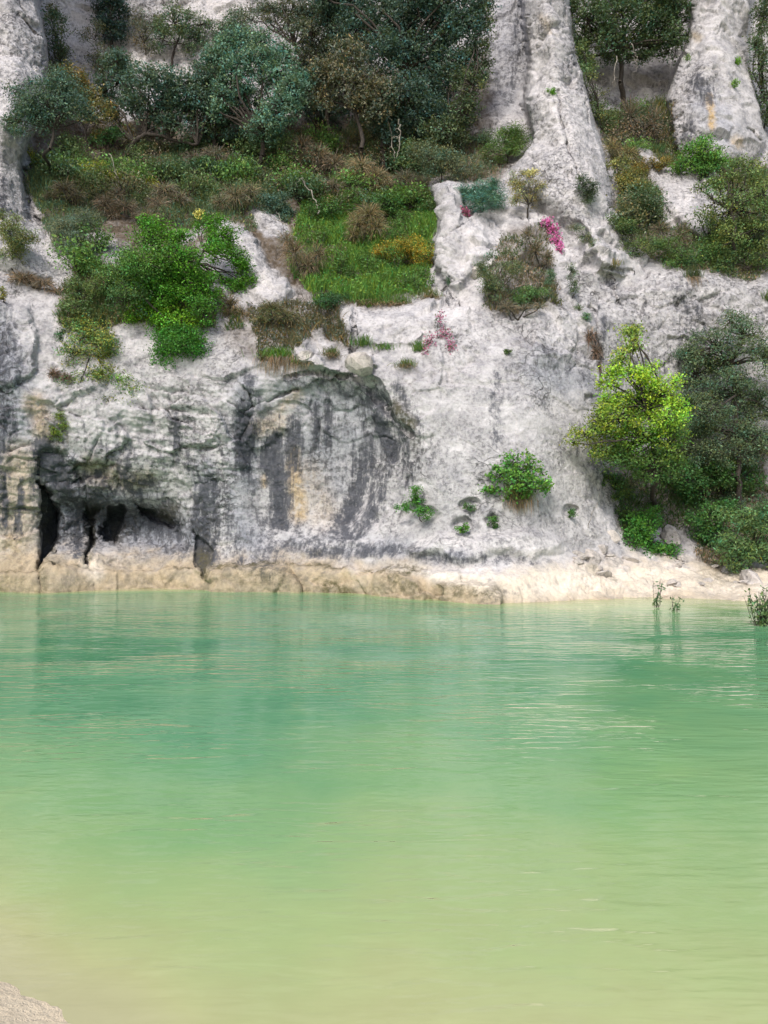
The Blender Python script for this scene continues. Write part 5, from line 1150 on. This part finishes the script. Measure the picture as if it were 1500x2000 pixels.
# ---------------------------------------------------------------- ground cover nobody could count
cov = MB()
ZONES = [([(590, 380), (850, 370), (850, 585), (620, 600), (560, 520)], (0.14, 0.28, 0.05), 38000, 0.32, 0.35),
         ([(60, 300), (430, 290), (560, 330), (560, 440), (430, 450), (250, 430), (110, 470), (60, 420)], (0.14, 0.205, 0.10), 30000, 0.24, 0.6),
         ([(420, 260), (900, 250), (990, 330), (850, 380), (600, 390), (440, 400)], (0.135, 0.18, 0.10), 26000, 0.24, 0.65),
         ([(1170, 220), (1330, 200), (1330, 320), (1220, 420), (1180, 330)], (0.15, 0.18, 0.075), 12000, 0.22, 0.7),
         ([(1200, 380), (1500, 330), (1500, 540), (1340, 555), (1240, 505)], (0.125, 0.18, 0.07), 18000, 0.22, 0.7),
         ([(110, 520), (420, 480), (480, 640), (120, 650)], (0.10, 0.14, 0.05), 12000, 0.20, 0.8),
         ([(930, 470), (1090, 440), (1110, 610), (940, 620)], (0.12, 0.14, 0.07), 6000, 0.14, 1.0),
         ([(1190, 930), (1500, 880), (1500, 1095), (1340, 1090), (1200, 1020)], (0.06, 0.115, 0.035), 14000, 0.14, 0.8),
         ([(490, 590), (660, 590), (700, 690), (500, 720)], (0.15, 0.14, 0.08), 6000, 0.14, 1.0),
         ([(0, 400), (80, 430), (110, 570), (0, 580)], (0.15, 0.14, 0.08), 5000, 0.16, 0.9)]
soil_flat = soil
for poly, c_, n_, h_, drym in ZONES:
    m_ = (sdf(poly) > 0) & (soil > 0.3)
    ii = np.argwhere(m_)
    if not len(ii): continue
    pick = ii[rng.integers(0, len(ii), n_)]
    b = P[pick[:, 0], pick[:, 1]] + rng.normal(size=(n_, 3)) * np.array([0.03, 0.02, 0.02])
    clump = fbm(b[:, 0] * 0.9, b[:, 1] * 0.9, b[:, 2] * 0.9, 3, 201)
    tall = 1.35 * h_ * np.clip(0.7 + 1.6 * clump, 0.25, 2.1)
    t = b + np.stack([rng.normal(0, 0.35, n_) * tall, -np.abs(rng.normal(0, 0.25, n_)) * tall - 0.03, tall * rng.uniform(0.4, 1.1, n_)], 1)
    cc = vary(c_, n_, 0.3, 0.18)
    dm = sstep(-0.1, 0.5, fbm(b[:, 0] * 0.6 + 7, b[:, 1] * 0.6, b[:, 2] * 0.6, 3, 207)) * drym
    dm = (dm > rng.uniform(0, 1, n_))
    cc[dm] = vary((0.27, 0.215, 0.15), int(dm.sum()), 0.3, 0.1)
    half = rng.uniform(0, 1, n_) < 0.6
    cov.blades(b[half], t[half], 0.020, cc[half], 0.12)
    cov.leaves((b + (t - b) * rng.uniform(0.4, 1, (n_, 1)))[~half], 0.085, 0.42, cc[~half], up=0.7)
tag(cov.build('undergrowth', LEAF), 'grass and herbs covering the cliff terraces', kind='stuff')

# ---------------------------------------------------------------- loose stones
def stone_mesh(seed, flat=0.6):
    import bmesh
    bm = bmesh.new(); bmesh.ops.create_icosphere(bm, subdivisions=2, radius=1.0)
    r = np.random.default_rng(seed); pl = [(unit(r.normal(size=3)), r.uniform(0.55, 0.85)) for _ in range(7)]
    for v in bm.verts:
        c = np.array(v.co)
        for nrm, dd in pl:
            e_ = c @ nrm - dd
            if e_ > 0: c = c - nrm * e_
        c = c + r.normal(size=3) * 0.03; c[2] *= flat; v.co = c
    me = bpy.data.meshes.new('stone'); bm.to_mesh(me); bm.free()
    n_ = len(me.vertices)
    for k_, v_ in (('stain_a', (0.05, 0.05, 0.35, 0.0)), ('stain_b', (0.25, 0.05, 0.1, 0.6))):
        at = me.attributes.new(k_, 'FLOAT_COLOR', 'POINT'); at.data.foreach_set('color', np.tile(np.array(v_, np.float32), n_))
    me.materials.append(ROCK)
    return me
SM = [stone_mesh(300 + k, 0.45 + 0.12 * (k % 3)) for k in range(6)]
for k in range(34):
    px_, py_ = rng.uniform(1110, 1500), rng.uniform(1070, 1150)
    if px_ < 1300 and py_ > 1120: continue
    o = link('loose_stone', SM[k % 6]); o.location = surf(px_, py_); s_ = rng.uniform(0.05, 0.15) * (1.5 if k % 7 == 0 else 1)
    o.scale = (s_ * rng.uniform(1, 1.5), s_, s_); o.rotation_euler = (rng.normal(0, 0.2), rng.normal(0, 0.2), rng.uniform(0, 6.28))
    tag(o, 'pale loose stone lying on the cream shore at the right', 'stone', 'loose stones on the shore')
for k, (px_, py_, s_, lb) in enumerate([(1128, 1078, 0.26, 'squat grey block at the end of the bare slab'), (1178, 1068, 0.24, 'angular grey block between the leaning pole and the glossy bush'), (1228, 1088, 0.22, 'pale block below the glossy green bush'), (1180, 1118, 0.26, 'low cream rock at the top of the cream shore'), (1420, 1110, 0.26, 'grey stone at the foot of the willow-leaved shrub'),
                                        (1155, 1085, 0.30, 'grey tilted block at the left foot of the scree'), (1205, 1095, 0.30, 'flat pale slab stone above the cream shore'), (1310, 1050, 0.42, 'broad grey boulder half buried in the scree'),
                                        (1190, 1045, 0.22, 'cracked grey block below the leaning pole'), (1345, 1098, 0.24, 'pale boulder at the edge of the brown shore pool'), (1470, 1135, 0.40, 'wide cream boulder at the right end of the shore'),
                                        (700, 708, 0.36, 'white pitted boulder wedged over the dark crack'), (935, 530, 0.30, 'squared white block under the sparse bush'), (590, 690, 0.30, 'white block right of the skirted grass tuft'), (1050, 500, 0.24, 'small white rock among brown stalks')]):
    o = link('boulder', SM[k % 6].copy()); o.location = surf(px_, py_) + np.array([0, 0.05, -0.05]); o.scale = (s_ * 1.35, s_, s_ * 1.1); o.rotation_euler = (0.2 * k, 0.1, 1.1 * k)
    tag(o, lb, 'rock')
